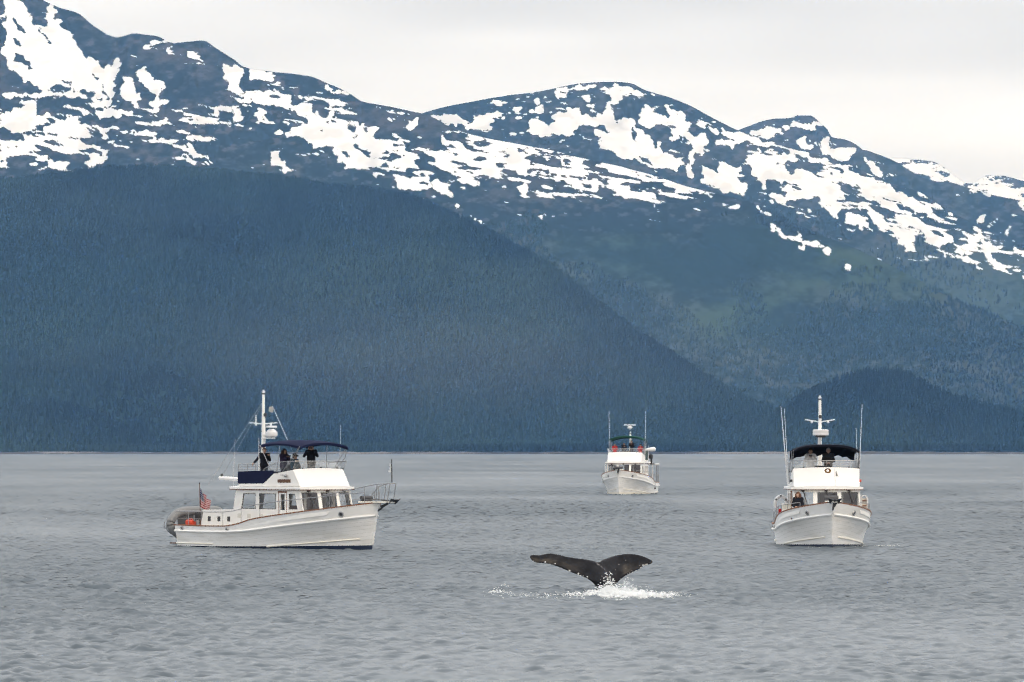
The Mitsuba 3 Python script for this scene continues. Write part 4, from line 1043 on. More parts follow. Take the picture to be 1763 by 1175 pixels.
        for kind, xx, z in m.get('radar', ()):
            if kind == 'array':
                r = add('radar', [lathe([(0, 0), (.16, 0), (.22, .06), (.20, .18), (.10, .24), (0, .24)], 14).apply_translation((xx, 0, z - .28))], 'antenna_white', ms)
                add('radar_bar', rbox(xx - .09, xx + .09, -.55, .55, z, z + .11, .04).apply_transform(trimesh.transformations.rotation_matrix(m.get('turn', .5), [0, 0, 1], (xx, 0, z))), 'antenna_white', r)
            elif kind == 'dome':
                r = add('radar_dome', [lathe([(0, 0), (.20, 0), (.27, .05), (.29, .14), (.27, .24), (.18, .30), (0, .32)], 18).apply_translation((xx, 0, z))], 'antenna_white', ms)
            elif kind == 'drum':
                r = add('radar_drum', [lathe([(0, 0), (.34, 0), (.36, .03), (.36, .10), (.34, .13), (.36, .16), (.36, .26), (.30, .29), (0, .30)], 20).apply_translation((xx, 0, z))], 'antenna_white', ms)
                add('radar_base', lathe([(0, -.10), (.18, -.10), (.27, -.01), (0, 0)], 16).apply_translation((xx, 0, z)), 'dark_metal', r)
            add('radar_bracket', [box(x, xx + .1, -.07, .07, z - .33, z - .27) if kind == 'array' else box(x, xx + .15, -.10, .10, z - .08, z - .02)], 'white_paint', ms)
        if m.get('boom'):
            (x1, z1), (x2, z2) = m['boom']
            bm = add('boom', tube([(x1, 0, z1), (x2, 0, z2)], [.11, .085], 10), 'white_paint', ms)
            add('topping_lift', [tube([(x2 + .15, 0, z2 + .05), (x, 0, m['top'] - .5)], .009, 4)], 'wire', ms)
            add('boom_block', [rbox(x2 + .1, x2 + .2, -.04, .04, z2 + .05, z2 + .2, .02)], 'dark_metal', bm)
        if m.get('stay'):
            p, q = m['stay']
            s = add('flag_halyard', [tube([p, q], .014, 4)], 'antenna_white', ms)
            v = [(p[0], p[1], p[2]), (p[0] - .30, p[1] + .03, p[2] - .02), (p[0] - .26, p[1] - .02, p[2] - .24), (p[0] - .05, p[1] + .04, p[2] - .30), (p[0] + .06, p[1], p[2] - .22)]
            add('small_pennant', mesh(v, [[0, 1, 2], [0, 2, 3], [0, 3, 4]]), 'curtain_cloth', s, smooth=False)
            add('mast_stay', [tube([(x, 0, m['top'] - .4), (x - 2.2, s_ * 1.5, 2.95)], .008, 4) for s_ in (1, -1)] + [tube([(x + .02, .14, 2.95), (x + .02, .10, m['top'] - 1.2)], .009, 4)], 'wire', ms)
        for a, b, r in o.get('whips', ()):
            w = add('whip_antenna', tube([a, [(a[i] * .6 + b[i] * .4) for i in range(3)], b], [r, r * .75, r * .35], 6), 'antenna_white')


def place_boat(u, v, dist_fix=0.0):
    """Where a boat stands whose waterline amidships is at photo pixel (u, v)."""
    d = EYE * FOCAL / (v - HORIZON) + dist_fix
    return np.array([(u - 881.5) / FOCAL * d, d, 0.0])


BOAT1 = Boat('motor_cruiser', 'white motor cruiser seen side-on, with navy awning and a flag at its stern', place_boat(497, 944), math.radians(-50), sx=1.055, o={
    'cloth': 'navy_canvas', 'name_board': True, 'dark_frames': True, 'bow_staff': True, 'bottom_label': 'dark blue bottom paint showing under the bow',
    'awning': dict(x0=-0.45, x1=2.6, za=4.78, zf=4.72, w=1.42, crown=.18, droop=.10, arch=.12, mat='navy_canvas', label='navy blue cloth awning over the flying bridge'),
    'mast': dict(x=-1.85, top=7.28, spread=(5.80, 0.80, .05), whip=True, steam=6.15, radar=(('array', -1.25, 5.60), ('dome', -1.25, 5.18)), boom=((-1.85, 3.12), (-5.1, 3.25)), stay=((-1.30, 0.1, 6.62), (0.6, 0.05, 3.95)), turn=.55),
    'whips': (((1.9, 1.45, 3.5), (1.9, 1.5, 5.75), .014), ((-0.35, -1.46, 3.0), (-.35, -1.46, 5.15), .022), ((-2.2, -1.5, 2.9), (-2.05, -1.5, 5.1), .010))})
BOAT2 = Boat('motor_cruiser', 'white motor cruiser heading straight for the camera, with black awning', place_boat(1416.5, 939.5, 0), math.radians(-90 + 0.7), sx=0.98, sy=1.07, sz=0.985, o={
    'low_bow': True,
    'bell': True, 'front_top': 3.78, 'trim': -0.05, 'cloth': None,
    'awning': dict(x0=-0.7, x1=2.5, za=4.55, zf=4.62, w=1.50, crown=.27, droop=.16, arch=.06, back=.44, square=3.4, mat='black_canvas', label='blue-black awning with its back cloth hanging down'),
    'mast': dict(x=-1.85, top=7.2, spread=(6.02, .68, .12), steam=6.2, radar=(('drum', -1.35, 5.36),)),
    'whips': (((.5, -1.6, 2.95), (.4, -1.9, 6.75), .03), ((.9, -1.6, 2.95), (.9, -1.78, 6.68), .022), ((.6, 1.58, 3.3), (.6, 1.72, 6.85), .024), ((1.0, 1.5, 3.3), (1.0, 1.42, 5.7), .022))})
BOAT3 = Boat('motor_cruiser', 'distant white motor cruiser between the other two boats, with green awning', place_boat(1082, 851.0), math.radians(-90 - 10.0), sx=1.12, sy=1.24, sz=1.19, o={
    'low_bow': True,
    'sedan': True, 'front_top': 3.72, 'cloth': None, 'cabin_ports': True, 'bottom': 'cream_paint', 'trim': .02, 'bottom_label': 'cream bottom paint under the bow',
    'awning': dict(x0=-0.9, x1=1.6, za=4.75, zf=4.85, w=1.55, crown=.30, droop=.12, arch=.08, mat='green_canvas', label='dark green awning over the flying bridge'),
    'mast': dict(x=-1.2, top=5.45, radar=(('array', -.9, 6.1),), spread=(5.3, .05, 0.0)),
    'whips': (((.6, -1.55, 3.0), (.6, -1.6, 7.35), .03), ((.2, 1.45, 3.0), (.2, 1.5, 7.45), .03), ((-.4, 1.35, 3.0), (-.4, 1.35, 4.7), .03), ((-1.2, 1.55, 3.0), (-1.2, 1.55, 4.4), .03))})
# ------------------------------------------------------------------ gear and people on the boats
def manifold_mesh(m):
    q = m.to_mesh()
    return trimesh.Trimesh(q.vert_properties[:, :3], q.tri_verts, process=False)


def bones(segs, sides=10):
    """segs: (p, q, r at p, r at q). One closed surface of all of them."""
    out = []
    for p, q, a, b in segs:
        out.append(Manifold.batch_hull([Manifold.sphere(a, sides).translate(tuple(map(float, p))), Manifold.sphere(b, sides).translate(tuple(map(float, q)))]))
    return Manifold.batch_boolean(out, OpType.Add)


def smoothed(m, edge=0.06, it=6):
    t = manifold_mesh(m.refine_to_length(edge))
    trimesh.smoothing.filter_taubin(t, iterations=it)
    return t


def hand_segs(wrist, aim, up):
    """A palm, four unequal bent fingers and a thumb from the side of the palm."""
    w = np.asarray(wrist, float); f = np.asarray(aim, float); f = f / np.linalg.norm(f)
    s = np.cross(f, up); s /= np.linalg.norm(s); n = np.cross(s, f)
    seg = [(w, w + f * .09, .026, .032), (w + s * .02 + f * .03, w + f * .09 + s * .03, .022, .016), (w - s * .02 + f * .03, w + f * .09 - s * .03, .022, .016)]
    for k, (off, ln) in enumerate(((-.033, .062), (-.011, .075), (.011, .08), (.033, .07))):
        a = w + f * .09 + s * off; b = a + f * ln * .55 - n * .012; c = b + f * ln * .3 - n * ln * .45
        seg += [(a, b, .0095, .009), (b, c, .009, .0075)]
    a = w + f * .03 + s * .034; b = a + s * .035 + f * .035; c = b + f * .03 - n * .012
    seg += [(a, b, .012, .011), (b, c, .011, .009)]
    return seg


POSES = {   # elbows and wrists (x ahead, y left, z up) for a standing figure 1.72 m tall
    'binoculars': (((.20, .30, 1.22), (.20, .10, 1.50)), ((.20, -.30, 1.22), (.20, -.10, 1.50))),
    'camera': (((.12, .27, 1.14), (.27, .08, 1.36)), ((.12, -.27, 1.14), (.27, -.08, 1.36))),
    'one_out': (((-.05, .27, 1.16), (.16, .20, 1.36)), ((.0, -.33, 1.20), (.10, -.50, 1.04))),
    'folded': (((.06, .26, 1.13), (.24, .05, 1.06)), ((.06, -.26, 1.13), (.24, -.05, 1.06))),
    'down': (((-.02, .27, 1.12), (.06, .28, .88)), ((-.02, -.27, 1.12), (.06, -.28, .88))),
}


def person(label, pos, facing, pose, jacket, trousers, hair, skin=(.42, .25, .18), seated=False, scale=1.0, long_hair=False, hold=None, group=None, cap=None, tilt=0.0):
    key = thing('person', label, 'person', group)
    M = np.eye(4); c, s = math.cos(facing), math.sin(facing)
    M[:3, :3] = np.array([[c, -s, 0], [s, c, 0], [0, 0, 1]]) * scale; M[:3, 3] = pos

    def put(name, m, bsdf, smooth=True):
        m = m.copy(); m.apply_transform(M)
        return obj(name, m, bsdf, key, smooth=smooth)

    def mat(kind, rgb, rough=.8):
        n = f'{kind}_' + '_'.join(f'{int(round(v * 1000)):03d}' for v in rgb)
        if n not in scene: principled(n, rgb, rough)
        return n
    hz = 0.92
    dz = 0.0
    if seated:
        dz = -0.44
    sh = [np.array((0, y, 1.41 + dz)) for y in (.185, -.185)]
    hip = [np.array((0, y, hz + dz)) for y in (.09, -.09)]
    if seated:
        knee = [np.array((.42, y, .50)) for y in (.12, -.12)]; ank = [np.array((.44, y, .09)) for y in (.12, -.12)]
    else:
        knee = [np.array((.02, y, .49)) for y in (.10, -.10)]; ank = [np.array((-.03, y, .08)) for y in (.11, -.11)]
    arms = [[np.array(q) + (0, 0, dz) for q in a] for a in POSES[pose]]
    ch, nk, hd = np.array((0, 0, 1.30 + dz)), np.array((0.0, 0, 1.50 + dz)), np.array((.025, 0, 1.60 + dz))
    head = [(hd + (.0, 0, .045), hd + (.015, 0, -.03), .095, .078), (hd + (.035, 0, -.045), hd + (.05, 0, -.075), .055, .042), (hd + (.085, 0, .005), hd + (.112, 0, -.018), .012, .017),
            (hd + (-.005, .088, 0.01), hd + (-.015, .095, -.02), .018, .014), (hd + (-.005, -.088, 0.01), hd + (-.015, -.095, -.02), .018, .014), (hd + (.09, -.02, -.055), hd + (.09, .02, -.055), .010, .010)]
    body = head + [(nk - (0, 0, .06), hd - (0, 0, .05), .058, .052), (ch, nk - (0, 0, .08), .12, .06)]
    torso = [((0, .07, 1.28 + dz), (0, -.07, 1.28 + dz), .125, .125), ((0, .05, 1.28 + dz), (0, .06, 1.0 + dz), .12, .115), ((0, -.05, 1.28 + dz), (0, -.06, 1.0 + dz), .12, .115), ((0, .05, 1.0 + dz), (0, -.05, 1.0 + dz), .115, .115), (sh[0], sh[1], .075, .075), (sh[0], ch + (0, .07, -.05), .08, .11), (sh[1], ch + (0, -.07, -.05), .08, .11)]
    limb = []
    for S, (e, w) in zip(sh, arms):
        limb += [(S, e, .058, .045), (e, w, .044, .032)]
    legs = []
    for h, k, a in zip(hip, knee, ank):
        legs += [(h, k, .088, .058), (k, a, .056, .042)]
    legs += [(hip[0], hip[1], .105, .105)]
    hands = []
    for (e, w) in arms:
        d = w - e
        if pose == 'binoculars': d = np.array((.05, -np.sign(w[1]) * .03, .09))
        if pose == 'camera': d = np.array((.07, -np.sign(w[1]) * .08, .02))
        hands += hand_segs(w, d, (0, 0, 1.0) if abs(d[2]) < .8 * np.linalg.norm(d) else (1.0, 0, 0))
    feet = [(a + (0, 0, -.02), a + (.16, 0, -.045), .045, .035) for a in ank]
    grow = lambda segs, g: [(p, q, a + g, b + g) for p, q, a, b in segs]
    skin_m = mat('skin', skin, .55)
    put('body', smoothed(bones(body + torso + limb + legs + feet, 10) + bones(hands, 8), .05, 4), skin_m)
    put('jacket', smoothed(bones(grow(torso, .022) + grow([(S, e, .058, .048) for S, (e, w) in zip(sh, arms)] + [(e, w + (e - w) * .08, .047, .038) for (e, w) in arms], .018) + [((0, .05, 1.0 + dz), (0, .05, .90 + dz), .15, .155), ((0, -.05, 1.0 + dz), (0, -.05, .90 + dz), .15, .155)], 10), .06, 6), mat('cloth', jacket, .85))
    put('trousers', smoothed(bones(grow(legs, .014), 10), .07, 5), mat('cloth', trousers, .85))
    put('shoes', smoothed(bones(grow(feet, .012), 8), .05, 3), mat('shoe', (.03, .03, .03), .6))
    hs = [(hd + (-.02, 0, .055), hd + (-.035, 0, .0), .104, .095), (hd + (.02, 0, .085), hd + (-.03, 0, .09), .078, .075)]
    if long_hair:
        r_ = random.Random(len(labels))
        for k in range(26):
            a = k / 26 * 6.28
            if abs((a + math.pi) % (2 * math.pi) - math.pi) < .75: continue
            hs.append((hd + (.09 * math.cos(a) - .02, .10 * math.sin(a), .04), hd + (.10 * math.cos(a) - .03, .125 * math.sin(a), -.10 - .05 * r_.random()), .045, .04))
    put('hair', smoothed(bones(hs, 10), .04, 2), mat('hair', hair, .7))
    if cap:
        put('cap', smoothed(bones([(hd + (-.01, 0, .075), hd + (-.02, 0, .05), .108, .108), (hd + (.06, 0, .06), hd + (.17, 0, .045), .05, .04)], 10), .05, 2), mat('cloth', cap))
    if hold == 'binoculars':
        p = np.array((.20, 0, 1.575 + dz))
        for y in (.036, -.036):
            pass
        k = tag(numbered('binoculars'), 'black binoculars raised to the eyes of the person in grey trousers', 'binoculars')
        m = cat([tube([p + (-.07, y, 0), p + (.02, y, 0), p + (.09, y * 1.25, 0)], [.022, .026, .034], 8) for y in (.036, -.036)] + [tube([p + (-.01, -.04, .0), p + (-.01, .04, .0)], .014, 6)])
        m.apply_transform(M); scene[k] = mikit.ply(m, 'dark_metal', smooth=40)
    if hold == 'camera':
        p = np.array((.32, 0, 1.40 + dz))
        k = tag(numbered('camera_body'), hold_label(label), 'camera')
        m = cat([rbox(p[0] - .04, p[0] + .03, -.07, .07, p[2] - .05, p[2] + .05, .015), tube([p + (.03, 0, 0), p + (.15, 0, 0)], [.035, .04], 10)])
        m.apply_transform(M); scene[k] = mikit.ply(m, 'dark_metal', smooth=40)
    return key


def hold_label(l):
    return 'small black camera raised by the ' + l.split(',')[0].split(' raising')[0]


BLACK, NAVY = (.010, .011, .016), (.012, .016, .035)
tc = lambda B, p: math.atan2(-B.w(p)[1], -B.w(p)[0])          # the way to the camera
P1 = (-0.72, -0.85, 2.94)
person('person in a black jacket standing beside the mast with one arm held out', BOAT1.w(P1), tc(BOAT1, P1) + .15, 'one_out', BLACK, (.015, .015, .02), (.06, .03, .02), long_hair=False)
P2 = (0.10, -0.35, 2.94)
person('person with curly brown hair in a purple jacket, raising a camera', BOAT1.w(P2), tc(BOAT1, P2) + .7, 'camera', (.035, .022, .05), (.03, .03, .05), (.03, .014, .01), scale=.97, long_hair=True, hold='camera')
P3 = (0.55, -0.10, 2.94 + .16)
person('person in a blue-green jacket and dark cap sitting low behind the windscreen', BOAT1.w(P3), tc(BOAT1, P3) + .9, 'folded', (.012, .055, .085), (.03, .03, .04), (.02, .015, .012), seated=True, cap=(.015, .012, .014))
P4 = (1.2, 0.35, 2.94 + .10)
person('person in dark coat and grey trousers under the navy awning, looking through binoculars', BOAT1.w(P4), tc(BOAT1, P4) - .1, 'binoculars', BLACK, (.13, .13, .14), (.015, .012, .01), scale=1.03, hold='binoculars')
P5 = (1.05, -0.62, 2.98)
person('person in a white jacket raising a camera under the black awning', BOAT2.w(P5), tc(BOAT2, P5), 'camera', (.72, .71, .70), (.05, .05, .07), (.03, .02, .015), hold='camera', scale=.98)
P6 = (1.0, 0.18, 2.98)
person('grey-haired person in a dark shirt standing under the black awning with folded hands', BOAT2.w(P6), tc(BOAT2, P6), 'folded', (.035, .034, .036), (.05, .05, .05), (.38, .36, .34))
P7 = (2.75, -1.45, 1.72)
person('person in a black shirt and blue jeans sitting on the side deck', BOAT2.w((3.05, -1.30, 1.30)), tc(BOAT2, P7) - .35, 'folded', BLACK, (.16, .20, .36), (.10, .04, .018), long_hair=True, seated=True, cap=None)
for lab, p, col, turn in (('person in a red jacket at the left end of the distant flying bridge', (1.0, -1.05, 2.68), (.45, .018, .02), .1), ('person in dark clothes left of the middle of the distant flying bridge', (.8, -.28, 2.75), (.015, .016, .022), .2),
                          ('person in a dark jacket standing right of the middle of the distant flying bridge', (1.15, .45, 2.95), (.012, .013, .02), -.2), ('person in a red jacket at the right end of the distant flying bridge', (.9, 1.15, 2.62), (.42, .02, .02), 0)):
    person(lab, BOAT3.w(p) + np.array([0, 0, .42]), tc(BOAT3, p) + turn, 'camera', col, (.03, .03, .04), (.03, .02, .015))

# flag on its staff at the stern of the first boat


def flag_colour(p, n, uv):
    s, t = uv.x, uv.y             # s along the fly 0..1, t down the hoist 0..1
    k = dr.floor(t * 13)
    red = (k - 2 * dr.floor(k / 2)) < 0.5
    c = dr.select(red, mi.Color3f(0.30, 0.008, 0.016), mi.Color3f(0.52, 0.50, 0.50))
    a, b = s / 0.4 * 6, t / 0.54 * 5
    fa, fb = a - dr.floor(a) - .5, b - dr.floor(b) - .5
    star = (dr.square(fa) + dr.square(fb)) < 0.06
    blue = dr.select(star, mi.Color3f(0.7, 0.7, 0.7), mi.Color3f(0.015, 0.018, 0.07))
    return dr.select((s < 0.4) & (t < 7 / 13), blue, c)


scene['flag_cloth'] = {'type': 'twosided', 'b': {'type': 'diffuse', 'reflectance': mikit.proc(flag_colour)}}
fx, fy, fz = -5.55, -0.85, 1.05
st = BOAT1.add('flag_staff', tube([(fx + .08, fy, fz), (fx, fy, 2.98)], [.022, .016], 6), 'dark_teak')
BOAT1.add('staff_knob', trimesh.creation.icosphere(1, .035).apply_translation((fx, fy, 3.0)), 'dark_metal', st)
ns, nt_ = 34, 26
S_, T_ = np.meshgrid(np.linspace(0, 1, ns), np.linspace(0, 1, nt_), indexing='ij')
fold = np.sin(S_ * 15 + T_ * 2.2) * (0.03 + .07 * S_) * np.minimum(1, S_ * 4)
along = S_ * 0.70
vx = fx + along * (0.55 - 0.1 * T_) + .03 * T_ * S_
vy = fy + along * 0.45 + fold
vz = 2.78 - T_ * 0.86 - S_ * 0.68 * (1 - .45 * T_) + .02 * np.sin(S_ * 9)
fk = BOAT1.add('ensign_flag', mesh(np.stack([vx, vy, vz], -1).reshape(-1, 3), grid_faces(ns, nt_)), 'flag_cloth', smooth=True, uv=np.stack([S_.ravel(), T_.ravel()], -1))
# the flag hangs from the staff: a thing of its own
scene['flag'] = scene.pop(fk)
tag('flag', 'red, white and blue striped flag with a starred canton hanging limp at the stern', 'flag')

# grey inflatable dinghy standing on edge across the stern of the first boat
dg = thing('inflatable_dinghy', 'grey inflatable dinghy stowed on edge across the stern of the boat on the left', 'dinghy')
a_ = np.linspace(0, 1, 15)
L_, Bd = 3.1, 1.34


def dpt(s, w):
    """Along the dinghy (s, from its bow) and across (w): it leans on the transom with its floor to the stern."""
    return np.array([-6.42 - .10 * w - .12, -1.82 + s, 0.42 + (w + .5) * Bd * 0.93 + 0.02])


loop = [(L_, -.5)] + [(x, -.5) for x in (2.6, 1.8, 1.2)] + [(.75, -.47), (.42, -.38), (.15, -.2), (.03, 0.0), (.15, .2), (.42, .38), (.75, .47)] + [(x, .5) for x in (1.2, 1.8, 2.6)] + [(L_, .5)]
pts = np.array([dpt(*q) for q in loop])
tk = np.linspace(0, 1, len(pts))
from scipy.interpolate import CubicSpline
pp_ = CubicSpline(tk, pts)(np.linspace(0, 1, 60))
rad = 0.205 * np.minimum(1, .35 + np.minimum(np.linspace(0, 1, 60), 1 - np.linspace(0, 1, 60)) * 14)
BOAT1.add('tube', tube(pp_, rad, 16), 'grey_hypalon', dg, smooth=True)
BOAT1.add('floor', mesh([dpt(.45, -.4), dpt(L_ - .2, -.45), dpt(L_ - .2, .45), dpt(.45, .4)], [[0, 1, 2, 3]]), 'dark_grey', dg, smooth=False)
BOAT1.add('stern_board', mesh([dpt(L_ - .25, -.4) + [-.15, 0, 0], dpt(L_ - .25, .4) + [-.15, 0, 0], dpt(L_ - .25, .4) + [.15, 0, 0], dpt(L_ - .25, -.4) + [.15, 0, 0]], [[0, 1, 2, 3]]), 'dark_grey', dg, smooth=False)
BOAT1.add('rubbing_strip', tube(pp_ + [-.22, 0, 0.02], .03, 5), 'dark_grey', dg)
BOAT1.add('grab_line', [tube([dpt(.05, .05) + [-.24, 0, 0], dpt(.02, -.1) + [-.26, -.06, -.1], dpt(.25, -.3) + [-.24, -.05, -.1]], .014, 5), tube([dpt(.05, 0) + [-.2, -.2, .1], dpt(.02, -.1) + [-.05, -.28, -.1]], .014, 5)], 'black_rubber', dg)
# red fuel can and folded fender on the stern deck
cn = thing('fuel_can', 'red fuel can standing on the stern deck in front of the dinghy', 'fuel can')
BOAT1.add('tank', rbox(-5.55, -5.05, -1.72, -1.40, 1.03, 1.27, .07), 'red_plastic', cn)
BOAT1.add('handle', tube([(-5.45, -1.56, 1.26), (-5.42, -1.56, 1.33), (-5.2, -1.56, 1.33), (-5.17, -1.56, 1.26)], .02, 6), 'red_plastic', cn)
BOAT1.add('cap', lathe([(0, 0), (.05, 0), (.05, .06), (0, .06)], 12).apply_translation((-5.3, -1.50, 1.26)), 'dark_metal', cn)
bx_ = thing('outboard_motor', 'black outboard motor clamped to the rail beside the fuel can', 'outboard motor')
BOAT1.add('cowling', rbox(-4.95, -4.66, -1.66, -1.36, 1.28, 1.66, .1), 'black_rubber', bx_)
BOAT1.add('shaft', [box(-4.86, -4.76, -1.56, -1.48, .85, 1.3), rbox(-4.98, -4.66, -1.56, -1.46, .86, .93, .03)], 'steel', bx_)
BOAT1.add('clamp', rbox(-5.04, -4.95, -1.6, -1.42, 1.2, 1.5, .02), 'steel', bx_)

# deck gear on the second boat
rg = thing('life_ring', 'white horseshoe life ring on the left-hand rail of the boat facing the camera', 'life ring')
th = np.linspace(-.35, math.pi + .35, 20)
BOAT2.add('ring', tube([(-0.3, -1.86 + .26 * math.cos(t), 1.98 + .42 * math.sin(t)) for t in th], .075, 8), 'antenna_white', rg)
for t in (.6, 1.57, 2.5): BOAT2.add('strap', tube([(-0.22, -1.86 + .27 * math.cos(t), 1.98 + .43 * math.sin(t)), (-.38, -1.86 + .27 * math.cos(t), 1.98 + .43 * math.sin(t))], .05, 6), 'dark_grey', rg)
rc = thing('red_cushion', 'red cushion wedged under the white life ring', 'cushion')
BOAT2.add('pad', rbox(-.5, -.05, -1.98, -1.72, 1.16, 1.78, .07), 'red_cloth', rc)
bx2 = thing('deck_box', 'cream storage box on the side deck behind the sitting person', 'storage box')
BOAT2.add('body', rbox(.4, 1.1, -1.86, -1.5, 1.2, 1.98, .03), 'cream_paint', bx2); BOAT2.add('lid', rbox(.37, 1.13, -1.88, -1.49, 1.985, 2.04, .02), 'cream_paint', bx2)
ld = thing('boarding_ladder', 'white hooped boarding ladder with wooden treads on the right side deck', 'ladder')
for q in range(2):
    xx = -0.1 + .35 * q
    BOAT2.add('hoop', tube([(xx, 1.72, 1.2), (xx, 1.72, 2.3), (xx, 1.78, 2.42), (xx, 1.92, 2.42), (xx, 1.99, 2.3), (xx, 1.99, 1.4)], .03, 6), 'antenna_white', ld)
for q in range(4):
    BOAT2.add('tread', rbox(-.1, .25, 1.74, 1.97, 1.42 + .25 * q, 1.46 + .25 * q, .01), 'teak', ld)
BOAT2.add('panel', box(.1, .14, 1.75, 1.96, 1.4, 2.3), 'deck_paint', ld)
# the small dinghy on the roof of the far boat
td = thing('tender', 'small white tender with a green cover on the cabin roof of the distant boat', 'dinghy')
BOAT3.add('hull', smoothed(bones([((-3.0, .95, 3.90), (-2.9, 1.60, 3.98), .12, .18), ((-2.9, 1.60, 3.98), (-2.75, 1.82, 4.0), .20, .21), ((-2.5, .95, 3.90), (-2.6, 1.60, 3.98), .12, .18), ((-3.0, .95, 3.90), (-2.5, .95, 3.90), .12, .12)], 12), .1, 3), 'antenna_white', td, smooth=True)
BOAT3.add('cover', cat([rbox(-3.1, -2.3, .5, 1.35, 2.98, 3.85, .12)]), 'green_canvas', td)
om = thing('outboard_motor', 'dark outboard motor hanging off the cabin roof of the distant boat', 'outboard motor')
BOAT3.add('cowling', rbox(-2.85, -2.45, 1.42, 1.75, 3.12, 3.55, .1), 'black_rubber', om)
BOAT3.add('leg', [box(-2.7, -2.6, 1.55, 1.7, 2.65, 3.15), rbox(-2.85, -2.45, 1.52, 1.9, 2.62, 2.72, .03)], 'black_rubber', om)
ck = thing('cockpit_frame', 'thin steel frame over the stern cockpit of the distant boat', 'frame')
for x, y in ((-5.9, 1.78), (-4.3, 1.86), (-5.9, -1.78), (-4.3, -1.86)):
    BOAT3.add('post', tube([(x, y, .95), (x, y, 2.62)], .035, 6), 'steel', ck)
BOAT3.add('top', [rbox(-6.0, -3.3, -1.85, 1.9, 2.60, 2.70, .03)], 'white_paint', ck)
# ------------------------------------------------------------------ the whale's tail, and the water it throws
WD = EYE * FOCAL / (1019 - HORIZON)
PXM = FOCAL / WD                                       # photo pixels per metre at the whale
Zw = lambda pts: np.array([((820 + a / 4.639 - 1042) / PXM, (1019 - (930 + b / 4.639)) / PXM) for a, b in pts])
outline = Zw([(972, 470), (972, 405), (950, 368), (935, 348), (905, 320), (850, 295), (780, 268), (700, 235), (620, 206), (540, 188), (480, 182), (447, 168), (430, 145), (427, 128), (445, 121), (480, 123), (510, 121), (545, 114), (580, 110), (640, 115), (720, 133), (800, 149), (870, 156), (925, 164), (950, 176), (985, 178), (1005, 163), (1040, 150),
              (1100, 133), (1170, 115), (1240, 112), (1300, 124), (1350, 140), (1385, 150), (1408, 166), (1411, 182), (1395, 194), (1370, 200), (1300, 235), (1230, 270), (1160, 310), (1125, 342), (1100, 383), (1085, 420), (1082, 470)])
from scipy.interpolate import splprep, splev
tck, _ = splprep(outline.T, s=0.002, per=False)
ol = np.array(splev(np.linspace(0, 1, 420), tck)).T
pg = Polygon(ol).buffer(0)
h_ = 0.026
gx, gz = np.meshgrid(np.arange(ol[:, 0].min() - .05, ol[:, 0].max() + .05, h_), np.arange(ol[:, 1].min() - .02, ol[:, 1].max() + .05, h_), indexing='ij')
ins = shapely.contains_xy(pg, gx.ravel(), gz.ravel())
P2 = np.stack([gx.ravel()[ins], gz.ravel()[ins]], -1)
bd = np.array(pg.exterior.coords)[:-1]
from scipy.spatial import Delaunay
bpts = np.array([pg.exterior.interpolate(t, normalized=True).coords[0] for t in np.linspace(0, 1, 700, endpoint=False)])
db = shapely.distance(pg.exterior, shapely.points(P2))
P2 = P2[db > h_ * .55]; db = db[db > h_ * .55]
allp = np.concatenate([bpts, P2]); dist = np.concatenate([np.zeros(len(bpts)), db])
tri = Delaunay(allp).simplices
cen = allp[tri].mean(1)
tri = tri[shapely.contains_xy(pg, cen[:, 0], cen[:, 1])]
e1 = allp[tri[:, 1]] - allp[tri[:, 0]]; e2 = allp[tri[:, 2]] - allp[tri[:, 0]]
flip = e1[:, 0] * e2[:, 1] - e1[:, 1] * e2[:, 0] < 0
tri[flip] = tri[flip][:, ::-1]
ax_, az_ = allp.T
stock = np.exp(-((ax_ - .10 + .10 * (az_ - .6)) / .42) ** 2) * np.clip(1.25 - az_ / 1.0, .12, 1)      # the tail stock is thick, the flukes thin out to their tips
thick = np.sqrt(np.clip(dist, 0, None)) * (0.10 + 0.62 * stock) + .006 * (dist > 0)
thick *= 1 - .35 * np.clip(np.abs(ax_) / 2.1, 0, 1)
ridge = 0.035 * np.exp(-((ax_ - (.16 - .42 * np.clip(az_ - .1, 0, 1.2) ** 1.6)) / .05) ** 2) * np.clip(dist * 6, 0, 1) * (az_ < 1.0)
# flukes sweep away from the viewer towards the trailing edge and droop to the tips
lean = 0.55 * np.clip(az_ - .35, 0, 2) - .16 * (np.abs(ax_) / 2) ** 2 * 1.0
n1_ = meshkit.fbm(np.stack([ax_ * 3, az_ * 3, 0 * ax_], -1), 4, 71) - .5
front = np.stack([ax_, lean - thick - ridge + .02 * n1_ * (dist > .02), az_], -1)
back = np.stack([ax_, lean + thick * .8, az_], -1)
nb = len(bpts)
idx = np.arange(len(allp)); backidx = np.where(idx < nb, idx, idx + len(allp) - nb)
Vw = np.concatenate([front, back[nb:]])
Fw = np.concatenate([tri, backidx[tri][:, ::-1]])
wm = trimesh.Trimesh(Vw, Fw, process=False)
trimesh.smoothing.filter_taubin(wm, iterations=4)
wm.vertices += [(1042 - 881.5) / PXM, WD, 0]
# uv.x: metres from the leading edge, uv.y: metres from the mid ridge
le = shapely.linestrings(Zw([(905, 320), (850, 295), (780, 268), (700, 235), (620, 206), (540, 188), (480, 182), (447, 168)])), shapely.linestrings(Zw([(1395, 194), (1370, 200), (1300, 235), (1230, 270), (1160, 310), (1125, 342)]))
pa = shapely.points(allp)
dle = np.minimum(shapely.distance(le[0], pa), shapely.distance(le[1], pa))
rl = shapely.linestrings(Zw([(955, 188), (990, 205), (1020, 235), (1038, 262), (1046, 300), (1056, 345), (1066, 385)]))
drl = shapely.distance(rl, pa)
uvw = np.stack([dle, drl], -1); uvw = np.concatenate([uvw, np.stack([dle[nb:], 0 * drl[nb:] + 9], -1)])


